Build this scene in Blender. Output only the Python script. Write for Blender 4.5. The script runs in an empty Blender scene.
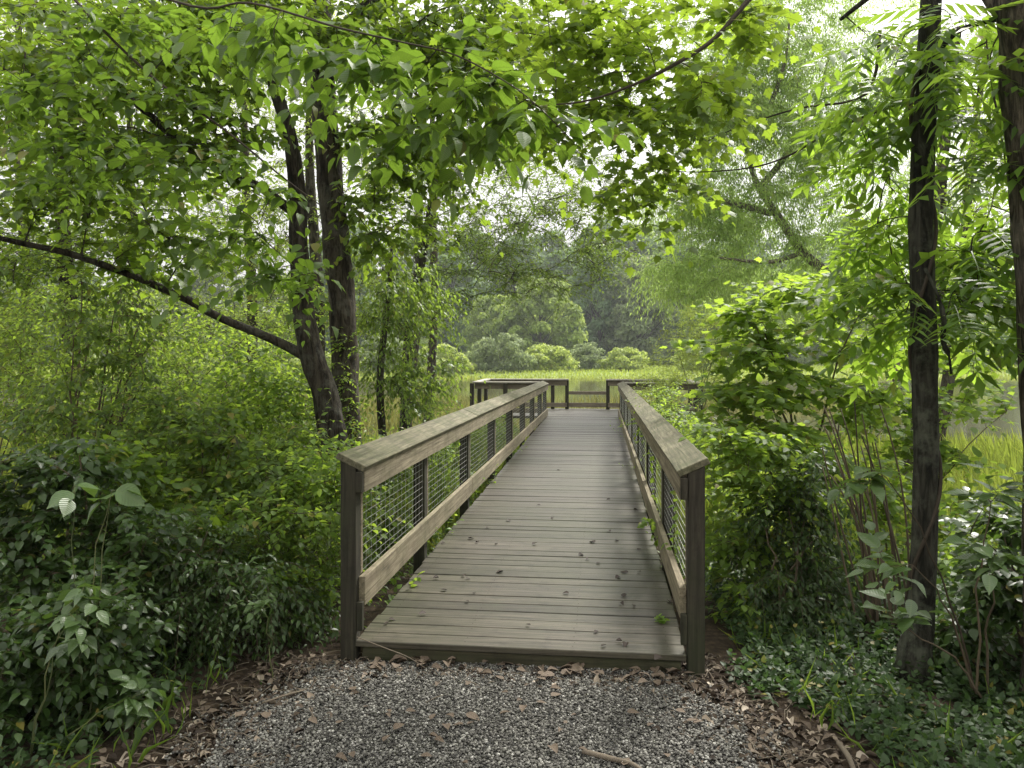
import bpy, bmesh, math, random
import numpy as np
from mathutils import Vector, Matrix
R = math.radians
random.seed(7)
rng = np.random.default_rng(11)
scene = bpy.context.scene
COL = scene.collection

# ------------------------------------------------------------------ camera frame
F, HZ, CZ = 769.0, 352.0, 1.72           # focal length in pixels, horizon row, eye height
YAW = R(6.6)                             # the boardwalk runs a little right of the view axis
CS, SN = math.cos(YAW), math.sin(YAW)

def at(px, py, Y):
    return np.array([(px-512)/F*Y, Y, CZ+(HZ-py)/F*Y])

def gnd(px, py, z=0.0):
    Y = F*(CZ-z)/(py-HZ)
    return np.array([(px-512)/F*Y, Y, z])

def sst(a, b, x):
    t = np.clip((x-a)/(b-a), 0, 1)
    return t*t*(3-2*t)

def gz(x, y):
    """height of the ground"""
    x = np.asarray(x, float); y = np.asarray(y, float)
    z = -.55*sst(4.6, 9, y) - .45*sst(13, 19, y) + .5*sst(70, 82, y) + 16*sst(130, 330, y)
    z = z + .05*np.sin(x*1.3+y*.7)*sst(1.6, 2.6, np.abs(x+.1)) * (1-sst(12, 18, y))
    return z

# ------------------------------------------------------------------ objects
def tag(o, label=None, cat=None, group=None, kind=None):
    if label: o['label'] = label
    if cat: o['category'] = cat
    if group: o['group'] = group
    if kind: o['kind'] = kind
    return o

def empty(name, loc=(0, 0, 0), rz=0.0, **k):
    o = bpy.data.objects.new(name, None); COL.objects.link(o)
    o.location = loc; o.rotation_euler = (0, 0, rz); o.empty_display_size = .2
    return tag(o, **k)

def link(name, me, mat, parent=None):
    o = bpy.data.objects.new(name, me); COL.objects.link(o)
    if mat: me.materials.append(mat)
    if parent is not None:
        o.parent = parent
        # geometry is given in world space: bring it into the parent's frame
        if parent.get('worldkids'):
            o.location = tuple(-Vector(parent.location))
    return o

def mesh_np(name, V, loops, starts, totals, uv=None, smooth=False):
    me = bpy.data.meshes.new(name)
    me.vertices.add(len(V)); me.vertices.foreach_set('co', np.asarray(V, np.float32).ravel())
    me.loops.add(len(loops)); me.loops.foreach_set('vertex_index', np.asarray(loops, np.int32))
    me.polygons.add(len(starts))
    me.polygons.foreach_set('loop_start', np.asarray(starts, np.int32))
    me.polygons.foreach_set('loop_total', np.asarray(totals, np.int32))
    if uv is not None:
        l = me.uv_layers.new(name='UVMap'); l.data.foreach_set('uv', np.asarray(uv, np.float32).ravel())
    if smooth: me.polygons.foreach_set('use_smooth', np.ones(len(starts), bool))
    me.update(calc_edges=True); me.validate()
    return me

class MB:
    """collects boxes and tubes into one mesh"""
    def __init__(s): s.v = []; s.f = []
    def add(s, vs, fs):
        n = len(s.v); s.v += [tuple(v) for v in vs]; s.f += [tuple(i+n for i in f) for f in fs]
    def box(s, a, b, skew=None):
        (x0, y0, z0), (x1, y1, z1) = a, b
        vs = [(x0,y0,z0),(x1,y0,z0),(x1,y1,z0),(x0,y1,z0),(x0,y0,z1),(x1,y0,z1),(x1,y1,z1),(x0,y1,z1)]
        if skew: vs = [skew(v) for v in vs]
        s.add(vs, [(0,3,2,1),(4,5,6,7),(0,1,5,4),(1,2,6,5),(2,3,7,6),(3,0,4,7)])
    def tube(s, pts, rad, n=6, cap=True, wob=0.0):
        pts = [Vector(p) for p in pts]; m = len(pts)
        rad = [rad]*m if np.isscalar(rad) else list(rad)
        vs = []; up = Vector((.3, .2, 1)).normalized()
        t0 = (pts[1]-pts[0]).normalized()
        ref = t0.orthogonal().normalized()
        ph = random.random()*6
        for i, p in enumerate(pts):
            t = (pts[min(i+1, m-1)]-pts[max(i-1, 0)])
            t = t.normalized() if t.length > 1e-9 else t0
            ref = (ref - t*ref.dot(t)).normalized(); b = t.cross(ref)
            for k in range(n):
                a = 2*math.pi*k/n
                r = rad[i]
                if wob: r *= 1+wob*(math.sin(3*a+ph+i*.9)*.5+math.sin(5*a+i*.37+ph)*.3+random.uniform(-.35, .35))
                vs.append(p+(ref*math.cos(a)+b*math.sin(a))*r)
        fs = []
        for i in range(m-1):
            for k in range(n):
                k2 = (k+1) % n
                fs.append((i*n+k, i*n+k2, (i+1)*n+k2, (i+1)*n+k))
        if cap: fs += [tuple(range(n))[::-1], tuple((m-1)*n+k for k in range(n))]
        s.add(vs, fs)
    def build(s, name, mat, parent=None, bevel=0, smooth=False):
        me = bpy.data.meshes.new(name); me.from_pydata(s.v, [], s.f); me.update()
        if bevel:
            bm = bmesh.new(); bm.from_mesh(me)
            bmesh.ops.bevel(bm, geom=bm.edges[:], offset=bevel, segments=1, affect='EDGES', clamp_overlap=True)
            bm.to_mesh(me); bm.free()
        if smooth: me.polygons.foreach_set('use_smooth', np.ones(len(me.polygons), bool))
        return link(name, me, mat, parent)

def smooth_path(pts, rad=None, sub=4):
    P = np.array(pts, float); n = len(P); out = []; ro = []
    rad = np.array(rad if rad is not None else [0]*n, float)
    for i in range(n-1):
        p0, p1, p2, p3 = P[max(i-1, 0)], P[i], P[i+1], P[min(i+2, n-1)]
        for k in range(sub):
            t = k/sub
            out.append(.5*((2*p1)+(-p0+p2)*t+(2*p0-5*p1+4*p2-p3)*t*t+(-p0+3*p1-3*p2+p3)*t**3))
            ro.append(rad[i]*(1-t)+rad[i+1]*t)
    out.append(P[-1]); ro.append(rad[-1])
    return np.array(out), np.array(ro)

# ------------------------------------------------------------------ materials
def newmat(name):
    m = bpy.data.materials.new(name); m.use_nodes = True
    nt = m.node_tree; nt.nodes.clear()
    out = nt.nodes.new('ShaderNodeOutputMaterial')
    def N(t, **kw):
        n = nt.nodes.new(t)
        for k, v in kw.items():
            if k in n.inputs: n.inputs[k].default_value = v
            else: setattr(n, k, v)
        return n
    def L(a, b): nt.links.new(a, b)
    return m, nt, out, N, L

def ramp(N, L, fac, stops):
    r = N('ShaderNodeValToRGB'); e = r.color_ramp.elements
    while len(e) < len(stops): e.new(.5)
    for i, (p, c) in enumerate(stops):
        e[i].position = p; e[i].color = (*c, 1) if len(c) == 3 else c
    L(fac, r.inputs[0]); return r.outputs[0]

def mixc(N, L, fac, a, b, mode='MIX'):
    m = N('ShaderNodeMix'); m.data_type = 'RGBA'; m.blend_type = mode
    for s, v in ((m.inputs[0], fac), (m.inputs[6], a), (m.inputs[7], b)):
        if hasattr(v, 'is_linked'): L(v, s)
        elif np.isscalar(v): s.default_value = v
        else: s.default_value = (*v, 1)
    return m.outputs[2]

def math_(N, L, op, a, b=0.0):
    m = N('ShaderNodeMath'); m.operation = op
    for s, v in ((m.inputs[0], a), (m.inputs[1], b)):
        if hasattr(v, 'is_linked'): L(v, s)
        else: s.default_value = v
    return m.outputs[0]

def leafmat(name, c1, c2, tr, tmix=.45, rough=.45, spec=.4, veins=False, yellow=.04):
    """c1..c2: range of leaf colours, tr: colour light takes passing through"""
    m, nt, out, N, L = newmat(name)
    g = N('ShaderNodeNewGeometry'); r = g.outputs['Random Per Island']
    col = mixc(N, L, r, c1, c2)
    r2 = math_(N, L, 'FRACT', math_(N, L, 'MULTIPLY', r, 37.77))
    val = math_(N, L, 'ADD', math_(N, L, 'MULTIPLY', r2, .55), .72)
    hv = N('ShaderNodeHueSaturation'); L(col, hv.inputs['Color']); L(val, hv.inputs['Value'])
    col = hv.outputs[0]
    if yellow:
        y = math_(N, L, 'GREATER_THAN', math_(N, L, 'FRACT', math_(N, L, 'MULTIPLY', r, 911.3)), 1-yellow)
        col = mixc(N, L, y, col, (.22, .19, .04))
    nz = N('ShaderNodeTexNoise', Scale=22.0, Detail=3.0)
    tc = N('ShaderNodeTexCoord'); L(tc.outputs['Object'], nz.inputs['Vector'])
    mott = math_(N, L, 'ADD', math_(N, L, 'MULTIPLY', nz.outputs[0], .5), .75)
    hv2 = N('ShaderNodeHueSaturation'); L(col, hv2.inputs['Color']); L(mott, hv2.inputs['Value'])
    col = hv2.outputs[0]
    hv3 = N('ShaderNodeHueSaturation'); hv3.inputs['Color'].default_value = (*tr, 1); L(val, hv3.inputs['Value'])
    tcol = hv3.outputs[0]
    p = N('ShaderNodeBsdfPrincipled', Roughness=rough); p.inputs['Specular IOR Level'].default_value = spec
    if veins:
        sx = N('ShaderNodeSeparateXYZ'); L(tc.outputs['UV'], sx.inputs[0])
        ab = math_(N, L, 'ABSOLUTE', sx.outputs[1])
        midr = math_(N, L, 'LESS_THAN', ab, .035)
        a = math_(N, L, 'SUBTRACT', sx.outputs[0], math_(N, L, 'MULTIPLY', ab, .55))
        sv = math_(N, L, 'SINE', math_(N, L, 'MULTIPLY', a, 62.0))
        side = math_(N, L, 'GREATER_THAN', sv, .86)
        vein = math_(N, L, 'MAXIMUM', midr, math_(N, L, 'MULTIPLY', side, .5))
        col = mixc(N, L, math_(N, L, 'MULTIPLY', vein, .25), col, (.22, .30, .10))
        tcol = mixc(N, L, math_(N, L, 'MULTIPLY', vein, .3), tcol, (tr[0]*.45, tr[1]*.45, tr[2]*.4))
        bp = N('ShaderNodeBump', Strength=.22, Distance=.003); L(sv, bp.inputs['Height']); L(bp.outputs[0], p.inputs['Normal'])
    L(col, p.inputs['Base Color'])
    t = N('ShaderNodeBsdfTranslucent'); L(tcol, t.inputs[0])
    ms = N('ShaderNodeMixShader'); ms.inputs[0].default_value = tmix
    L(p.outputs[0], ms.inputs[1]); L(t.outputs[0], ms.inputs[2]); L(ms.outputs[0], out.inputs[0])
    return m

def woodmat(name, axis, c1, c2, moss=(.07, .085, .03), mossamt=.35, grain=1.0, rough=.85, mscale=1.6):
    m, nt, out, N, L = newmat(name)
    tc = N('ShaderNodeTexCoord'); g = N('ShaderNodeNewGeometry'); ri = g.outputs['Random Per Island']
    off = N('ShaderNodeVectorMath'); off.operation = 'MULTIPLY_ADD'
    cmb = N('ShaderNodeCombineXYZ')
    for i in range(3): L(math_(N, L, 'MULTIPLY', ri, 31.0*(i+1)), cmb.inputs[i])
    mp = N('ShaderNodeMapping'); sc = [26, 26, 26]; sc[axis] = 1.1; mp.inputs['Scale'].default_value = sc
    va = N('ShaderNodeVectorMath'); va.operation = 'ADD'
    L(tc.outputs['Object'], va.inputs[0]); L(cmb.outputs[0], va.inputs[1]); L(va.outputs[0], mp.inputs[0])
    n1 = N('ShaderNodeTexNoise', Scale=1.6, Detail=7.0, Roughness=.65, Distortion=.6); L(mp.outputs[0], n1.inputs['Vector'])
    mp2 = N('ShaderNodeMapping'); s2 = [95, 95, 95]; s2[axis] = 2.5; mp2.inputs['Scale'].default_value = s2
    L(va.outputs[0], mp2.inputs[0])
    n2 = N('ShaderNodeTexNoise', Scale=1.0, Detail=3.0); L(mp2.outputs[0], n2.inputs['Vector'])
    col = ramp(N, L, n1.outputs[0], [(.28, tuple(c*.55 for c in c1)), (.45, c1), (.7, c2)])
    crack = ramp(N, L, n2.outputs[0], [(.30, (.35, .33, .3)), (.44, (1, 1, 1))])
    col = mixc(N, L, .7*grain, col, crack, 'MULTIPLY')
    tint = math_(N, L, 'ADD', math_(N, L, 'MULTIPLY', ri, .5), .76)
    hv = N('ShaderNodeHueSaturation'); L(col, hv.inputs['Color']); L(tint, hv.inputs['Value']); col = hv.outputs[0]
    n3 = N('ShaderNodeTexNoise', Scale=mscale, Detail=6.0, Roughness=.7); L(tc.outputs['Object'], n3.inputs['Vector'])
    mf = ramp(N, L, n3.outputs[0], [(.42, (0, 0, 0)), (.66, (1, 1, 1))])
    mfac = math_(N, L, 'MULTIPLY', mf, mossamt)
    col = mixc(N, L, mfac, col, moss)
    n4 = N('ShaderNodeTexNoise', Scale=9.0, Detail=5.0, Roughness=.75); L(tc.outputs['Object'], n4.inputs['Vector'])
    st = ramp(N, L, n4.outputs[0], [(.3, (.5, .5, .48)), (.5, (1, 1, 1)), (.75, (1.0, 1.0, 1.0))])
    col = mixc(N, L, .75, col, st, 'MULTIPLY')
    p = N('ShaderNodeBsdfPrincipled', Roughness=rough); p.inputs['Specular IOR Level'].default_value = .35
    L(col, p.inputs['Base Color'])
    h = math_(N, L, 'ADD', n1.outputs[0], math_(N, L, 'MULTIPLY', n2.outputs[0], .6))
    b = N('ShaderNodeBump', Strength=.55, Distance=.004); L(h, b.inputs['Height']); L(b.outputs[0], p.inputs['Normal'])
    L(p.outputs[0], out.inputs[0])
    return m

def barkmat(name, c1, c2, lichen=(.17, .18, .14), lam=.4, sc=1.0):
    m, nt, out, N, L = newmat(name)
    tc = N('ShaderNodeTexCoord')
    mp = N('ShaderNodeMapping'); mp.inputs['Scale'].default_value = (26*sc, 26*sc, 4.5*sc); L(tc.outputs['Object'], mp.inputs[0])
    n1 = N('ShaderNodeTexNoise', Scale=1.0, Detail=7.0, Roughness=.65, Distortion=.8); L(mp.outputs[0], n1.inputs['Vector'])
    n2 = N('ShaderNodeTexNoise', Scale=6.0, Detail=6.0, Roughness=.7); L(tc.outputs['Object'], n2.inputs['Vector'])
    col = ramp(N, L, n1.outputs[0], [(.38, tuple(c*.35 for c in c1)), (.47, c1), (.60, c2)])
    lf = ramp(N, L, n2.outputs[0], [(.5, (0, 0, 0)), (.64, (1, 1, 1))])
    col = mixc(N, L, math_(N, L, 'MULTIPLY', lf, lam), col, lichen)
    p = N('ShaderNodeBsdfPrincipled', Roughness=.9); p.inputs['Specular IOR Level'].default_value = .25
    L(col, p.inputs['Base Color'])
    b = N('ShaderNodeBump', Strength=1.0, Distance=.035); L(n1.outputs[0], b.inputs['Height']); L(b.outputs[0], p.inputs['Normal'])
    L(p.outputs[0], out.inputs[0]); return m

def islandmat(name, stops, rough=.8, spec=.3, nscale=40.0, namt=.35):
    m, nt, out, N, L = newmat(name)
    g = N('ShaderNodeNewGeometry'); tc = N('ShaderNodeTexCoord')
    col = ramp(N, L, g.outputs['Random Per Island'], stops)
    n = N('ShaderNodeTexNoise', Scale=nscale, Detail=4.0); L(tc.outputs['Object'], n.inputs['Vector'])
    k = ramp(N, L, n.outputs[0], [(.3, (.45, .45, .45)), (.6, (1, 1, 1))])
    col = mixc(N, L, namt, col, k, 'MULTIPLY')
    p = N('ShaderNodeBsdfPrincipled', Roughness=rough); p.inputs['Specular IOR Level'].default_value = spec
    L(col, p.inputs['Base Color']); L(p.outputs[0], out.inputs[0]); return m

M = {}
M['canopy'] = leafmat('leaf_broad', (.055, .105, .014), (.09, .15, .02), (.29, .43, .035), .5, .42, .4, True)
M['near'] = leafmat('leaf_broad_near', (.05, .10, .015), (.08, .14, .02), (.22, .36, .035), .46, .4, .42, True, .02)  # shade of the nearer layer put into its transmitted colour
M['maple'] = leafmat('leaf_maple', (.07, .125, .016), (.10, .16, .022), (.33, .47, .04), .52, .45, .35)
M['sapling'] = leafmat('leaf_sapling', (.085, .16, .018), (.125, .20, .03), (.40, .56, .06), .54, .45, .35, True)
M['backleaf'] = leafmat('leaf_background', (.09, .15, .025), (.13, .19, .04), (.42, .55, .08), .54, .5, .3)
M['pinnate'] = leafmat('leaf_pinnate', (.06, .13, .016), (.09, .165, .024), (.33, .50, .05), .52, .42, .4)
M['willow'] = leafmat('leaf_willow', (.15, .215, .06), (.20, .265, .085), (.50, .68, .17), .55, .55, .3)
M['pale'] = leafmat('leaf_pale_shrub', (.19, .25, .055), (.25, .30, .08), (.55, .66, .13), .5, .5, .3)
M['fine'] = leafmat('leaf_fine', (.055, .105, .018), (.095, .15, .03), (.29, .42, .05), .48, .45, .4)
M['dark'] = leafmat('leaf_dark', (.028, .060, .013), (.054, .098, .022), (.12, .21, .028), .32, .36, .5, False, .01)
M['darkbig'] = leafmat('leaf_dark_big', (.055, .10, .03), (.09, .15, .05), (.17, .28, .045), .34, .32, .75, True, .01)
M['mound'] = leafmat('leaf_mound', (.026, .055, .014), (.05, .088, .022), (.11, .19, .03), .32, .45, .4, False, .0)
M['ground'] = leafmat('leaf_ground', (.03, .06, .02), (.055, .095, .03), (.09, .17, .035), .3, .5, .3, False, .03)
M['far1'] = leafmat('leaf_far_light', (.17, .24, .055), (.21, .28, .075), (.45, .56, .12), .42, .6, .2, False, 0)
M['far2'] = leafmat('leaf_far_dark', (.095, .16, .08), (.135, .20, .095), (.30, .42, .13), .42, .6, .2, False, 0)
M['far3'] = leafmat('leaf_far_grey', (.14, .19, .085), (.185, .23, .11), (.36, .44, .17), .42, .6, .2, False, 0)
M['grass'] = leafmat('leaf_marsh_grass', (.17, .24, .035), (.25, .30, .06), (.45, .54, .08), .4, .6, .2, False, .08)
M['reed'] = leafmat('leaf_reed', (.17, .185, .06), (.24, .235, .09), (.3, .32, .09), .35, .6, .2, False, .3)
M['sprout'] = leafmat('leaf_sprout', (.09, .17, .025), (.13, .22, .035), (.36, .5, .06), .45, .45, .35)
M['deadleaf'] = islandmat('dead_leaf', [(0, (.028, .021, .016)), (.4, (.075, .054, .039)), (.7, (.16, .122, .09)), (.9, (.28, .225, .17)), (1, (.42, .36, .29))], .75, .25)
M['deadleaf_deck'] = islandmat('dead_leaf_deck', [(0, (.012, .008, .007)), (.6, (.03, .018, .013)), (.8, (.09, .06, .04)), (1, (.3, .24, .17))], .7, .3)
M['gravel'] = islandmat('gravel_stone', [(0, (.046, .043, .039)), (.4, (.112, .107, .096)), (.8, (.205, .197, .178)), (.96, (.34, .33, .30)), (1, (.48, .465, .43))], .85, .25, 60)
M['twig'] = islandmat('twig_bark', [(0, (.03, .024, .017)), (1, (.07, .055, .04))], .85)
M['stem'] = islandmat('shrub_stem', [(0, (.06, .045, .03)), (1, (.13, .10, .065))], .85)
M['greenstem'] = islandmat('green_stem', [(0, (.08, .10, .035)), (1, (.16, .17, .07))], .7)
M['stick'] = islandmat('stick_bark', [(0, (.12, .095, .07)), (1, (.2, .165, .125))], .9)
M['bark1'] = barkmat('bark_brown', (.026, .021, .014), (.065, .055, .04), (.14, .14, .115), .45)
M['barkw'] = barkmat('bark_willow', (.10, .085, .06), (.2, .175, .13), (.22, .22, .17), .4)
M['bark2'] = barkmat('bark_grey', (.036, .029, .02), (.09, .075, .056), (.16, .16, .13), .45)
M['bark3'] = barkmat('bark_dark', (.020, .019, .013), (.055, .053, .04), (.12, .13, .095), .55, .8)
M['bark4'] = barkmat('bark_ridged', (.05, .04, .028), (.145, .12, .09), (.17, .165, .13), .25, 1.4)
M['farbark'] = barkmat('bark_far', (.07, .06, .05), (.12, .11, .09), lam=.1)
M['deck'] = woodmat('deck_wood', 0, (.050, .043, .032), (.112, .097, .074), (.042, .049, .020), .65, 1.0, .48, .5)
M['cap'] = woodmat('cap_wood', 1, (.095, .086, .055), (.20, .18, .12), (.06, .068, .026), .8, 1.0, .85, 3.2)
M['rail'] = woodmat('rail_wood', 1, (.16, .132, .09), (.29, .25, .175), (.10, .10, .048), .55)
M['post'] = woodmat('post_wood', 2, (.026, .022, .015), (.058, .05, .035), (.022, .03, .01), .6)
M['railx'] = woodmat('rail_wood_cross', 0, (.13, .105, .08), (.22, .19, .15), (.10, .10, .055), .3)
M['capx'] = woodmat('cap_wood_cross', 0, (.30, .28, .24), (.46, .43, .38), (.16, .15, .10), .3)  # pale platform caps: sky highlight on their flat tops put into the colour
M['fascia'] = woodmat('fascia_wood', 0, (.036, .033, .018), (.075, .065, .04), (.028, .038, .012), .7)

m, nt, out, N, L = newmat('galvanised_wire')
p = N('ShaderNodeBsdfPrincipled', Roughness=.45, Metallic=.6); p.inputs['Base Color'].default_value = (.42, .42, .41, 1)
L(p.outputs[0], out.inputs[0]); M['wire'] = m

m, nt, out, N, L = newmat('soil')
tc = N('ShaderNodeTexCoord')
n1 = N('ShaderNodeTexNoise', Scale=.9, Detail=9.0, Roughness=.7); L(tc.outputs['Object'], n1.inputs['Vector'])
n2 = N('ShaderNodeTexNoise', Scale=14.0, Detail=8.0, Roughness=.75); L(tc.outputs['Object'], n2.inputs['Vector'])
col = ramp(N, L, n2.outputs[0], [(.3, (.014, .010, .007)), (.5, (.045, .032, .022)), (.72, (.12, .085, .055))])
grn = ramp(N, L, n1.outputs[0], [(.5, (0, 0, 0)), (.62, (1, 1, 1))])
sx = N('ShaderNodeSeparateXYZ'); L(tc.outputs['Object'], sx.inputs[0])
mr = N('ShaderNodeMapRange'); mr.inputs[1].default_value = 8; mr.inputs[2].default_value = 22; L(sx.outputs[1], mr.inputs[0])
gc = ramp(N, L, n2.outputs[0], [(.3, (.09, .13, .03)), (.6, (.19, .235, .055)), (.8, (.25, .27, .09))])
col = mixc(N, L, mr.outputs[0], col, gc)
p = N('ShaderNodeBsdfPrincipled', Roughness=.95); p.inputs['Specular IOR Level'].default_value = .2
L(col, p.inputs['Base Color'])
b = N('ShaderNodeBump', Strength=.8, Distance=.03); L(n2.outputs[0], b.inputs['Height']); L(b.outputs[0], p.inputs['Normal'])
L(p.outputs[0], out.inputs[0]); M['soil'] = m

m, nt, out, N, L = newmat('gravel_bed')
tc = N('ShaderNodeTexCoord')
v = N('ShaderNodeTexVoronoi', Scale=75.0); L(tc.outputs['Object'], v.inputs['Vector'])
col = ramp(N, L, v.outputs['Color'], [(0, (.03, .03, .03)), (.6, (.09, .09, .085)), (1, (.2, .2, .19))])
edge = ramp(N, L, v.outputs['Distance'], [(.3, (1, 1, 1)), (.75, (.15, .14, .13))])
col = mixc(N, L, 1.0, col, edge, 'MULTIPLY')
p = N('ShaderNodeBsdfPrincipled', Roughness=.9); L(col, p.inputs['Base Color'])
b = N('ShaderNodeBump', Strength=1.0, Distance=.01); b.invert = True; L(v.outputs['Distance'], b.inputs['Height']); L(b.outputs[0], p.inputs['Normal'])
L(p.outputs[0], out.inputs[0]); M['gravelbed'] = m

m, nt, out, N, L = newmat('pond_water')
tc = N('ShaderNodeTexCoord')
n1 = N('ShaderNodeTexNoise', Scale=2.2, Detail=3.0); L(tc.outputs['Object'], n1.inputs['Vector'])
p = N('ShaderNodeBsdfPrincipled', Roughness=.08); p.inputs['Base Color'].default_value = (.075, .068, .03, 1)
p.inputs['Specular IOR Level'].default_value = .5
b = N('ShaderNodeBump', Strength=.06, Distance=.05); L(n1.outputs[0], b.inputs['Height']); L(b.outputs[0], p.inputs['Normal'])
L(p.outputs[0], out.inputs[0]); M['water'] = m

# ------------------------------------------------------------------ leaf templates: x along, y across, z up
def T_oval(wide=.36, curl=.16, fold=.07):
    s = [0, .14, .38, .68, 1]; w = [0, wide*.68, wide, wide*.66, 0]
    V = []; U = []
    for i in range(5):
        V.append((s[i], 0, -curl*s[i]**2)); U.append((s[i], 0))
    for sg in (1, -1):
        for i in (1, 2, 3):
            V.append((s[i]-.02, sg*w[i], -curl*s[i]**2+fold*w[i]/wide)); U.append((s[i], sg*w[i]))
    Fc = [(0,1,5),(1,2,6,5),(2,3,7,6),(3,4,7), (0,8,1),(1,8,9,2),(2,9,10,3),(3,10,4)]
    return np.array(V), Fc, np.array(U)
def T_smooth(wide=.31, curl=.2, fold=.08):
    s = [0, .06, .18, .36, .56, .76, .90, 1]; w = [0, .45, .86, 1, .86, .48, .16, 0]; n = len(s)
    V = [(a, 0, -curl*a*a) for a in s]; U = [(a, 0) for a in s]
    for sg in (1, -1):
        for i in range(1, n-1):
            V.append((s[i]-.015, sg*w[i]*wide, -curl*s[i]**2+fold*w[i]+.012*math.sin(i*2.4))); U.append((s[i], sg*w[i]*wide))
    a, b = n, n+n-2
    Fc = [(0, 1, a), (0, b, 1), (n-2, n-1, a+n-3), (n-2, b+n-3, n-1)]
    for i in range(1, n-2):
        Fc += [(i, i+1, a+i, a+i-1), (i, b+i-1, b+i, i+1)]
    return np.array(V), Fc, np.array(U)
def T_lance(wide=.14, curl=.12, fold=.03):
    V = [(0,0,0),(.42,wide,fold-curl*.18),(1,0,-curl),(.42,-wide,fold-curl*.18),(.45,0,-curl*.2)]
    return np.array(V), [(0,4,1),(4,2,1),(0,3,4),(3,2,4)], np.array([(v[0], v[1]) for v in V])
def T_maple():
    half = [(-.07,.20),(.09,.30),(.34,.56),(.43,.29),(.66,.31),(.70,.15)]
    o = [(0,0)]+half+[(1,0)]+[(x,-y) for x, y in half[::-1]]
    V = [(.3,0,.0)]+[(x, y, -.13*x*x-.10*abs(y)+.02) for x, y in o]
    n = len(o)
    Fc = [(0, 1+i, 1+(i+1) % n) for i in range(n)]
    return np.array(V), [(a, c, b) for a, b, c in Fc], np.array([(v[0], v[1]) for v in V])
def T_pinnate(pairs=6, ll=.30):
    V = []; Fc = []; U = []
    lv, lf, lu = T_lance(.19, .12)
    def put(base, ang, sc):
        n = len(V); ca, sa = math.cos(ang), math.sin(ang)
        for p_, u_ in zip(lv, lu):
            x, y, z = p_*sc
            V.append((base[0]+x*ca-y*sa, base[1]+x*sa+y*ca, base[2]+z-.25*abs(x*sa+y*ca))); U.append(tuple(u_))
        Fc.extend([tuple(i+n for i in f) for f in lf])
    for k in range(pairs):
        t = .18+.72*k/(pairs-1)
        sc = ll*(1-.35*abs(t-.5))
        for sg in (1, -1): put((t, 0, -.18*t*t), sg*R(62-14*t), sc)
    put((.93, 0, -.17), 0, ll*.95)
    n = len(V)
    for t, hw in ((0, .007), (.5, .005), (.95, .003)):
        V += [(t, hw, -.18*t*t), (t, -hw, -.18*t*t)]; U += [(t, 0), (t, 0)]
    Fc += [(n, n+1, n+3, n+2), (n+2, n+3, n+5, n+4)]
    return np.array(V), Fc, np.array(U)
def T_clump():
    V = [(0,0,0),(.5,.34,.06),(1,.05,-.1),(.55,-.36,.04)]
    return np.array(V), [(0,2,1),(0,3,2)], np.array([(v[0], v[1]) for v in V])
TP = dict(near=T_smooth(), wide=T_smooth(.38, .22, .1), oval=T_oval(.36), broad=T_oval(.43, .2, .09), narrow=T_oval(.22, .2, .05), lance=T_lance(), willow=T_lance(.11, .2, .01),
          small=T_lance(.24, .12, .05), maple=T_maple(), pinnate=T_pinnate(5, .30), clump=T_clump(), dead=T_oval(.33, .05, .24))

def nrm(a): return a/np.maximum(np.linalg.norm(a, axis=-1, keepdims=True), 1e-9)

def leaves(name, tpl, pos, axis, normal, size, mat, parent=None, zs=None):
    V, Fc, U = TP[tpl]; n = len(pos); k = len(V)
    ax = nrm(axis); nn = nrm(normal-ax*np.sum(normal*ax, -1, keepdims=True)); b = np.cross(nn, ax)
    zs = rng.uniform(.3, 1.9, n) if zs is None else zs
    W = pos[:, None, :]+size[:, None, None]*(V[None, :, 0:1]*ax[:, None]+V[None, :, 1:2]*b[:, None]+V[None, :, 2:3]*zs[:, None, None]*nn[:, None])
    fl = np.concatenate([np.array(f) for f in Fc]); tot = np.array([len(f) for f in Fc])
    loops = (fl[None]+(np.arange(n)*k)[:, None]).ravel()
    totals = np.tile(tot, n); starts = np.concatenate([[0], np.cumsum(totals)[:-1]])
    uv = np.tile(U[fl], (n, 1))
    me = mesh_np(name, W.reshape(-1, 3), loops, starts, totals, uv)
    return link(name, me, mat, parent)

UP = np.array([0, 0, 1.])

def spray_leaves(S, D, Ln, n, size, fwd=.6, side=.9, down=.25, droop=.25, jit=.3, njit=.35, sizevar=.3, hang=0.0):
    """leaves set alternately along N short shoots; returns pos, axis, normal, size and the shoots' mid and end points"""
    Nn = len(S); D = nrm(D); t = (np.arange(n)+.6)/n
    P = S[:, None]+D[:, None]*Ln[:, None, None]*t[None, :, None]
    P[..., 2] -= droop*Ln[:, None]*t[None]**2
    T = D[:, None]-UP*(2*droop*t)[None, :, None]*1.0; T = nrm(T)
    sd = nrm(np.cross(T, np.broadcast_to(UP, T.shape)))
    sg = np.where(np.arange(n) % 2 == 0, 1., -1.)[None, :, None]
    last = (np.arange(n) == n-1)[None, :, None]
    A = T*(fwd+last*1.5)+sd*sg*side*(1-last*.9)-UP*(down+hang)+rng.normal(0, jit, P.shape)
    Nr = UP+rng.normal(0, njit, P.shape)+sd*sg*.25
    sz = size*(1+rng.uniform(-sizevar, sizevar, (Nn, n)))*(1-.25*t)[None]
    e1 = S+D*(Ln*.5)[:, None]-UP*(droop*Ln*.25)[:, None]; e2 = S+D*Ln[:, None]-UP*(droop*Ln)[:, None]
    return P.reshape(-1, 3), A.reshape(-1, 3), Nr.reshape(-1, 3), sz.ravel(), e1, e2

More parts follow.
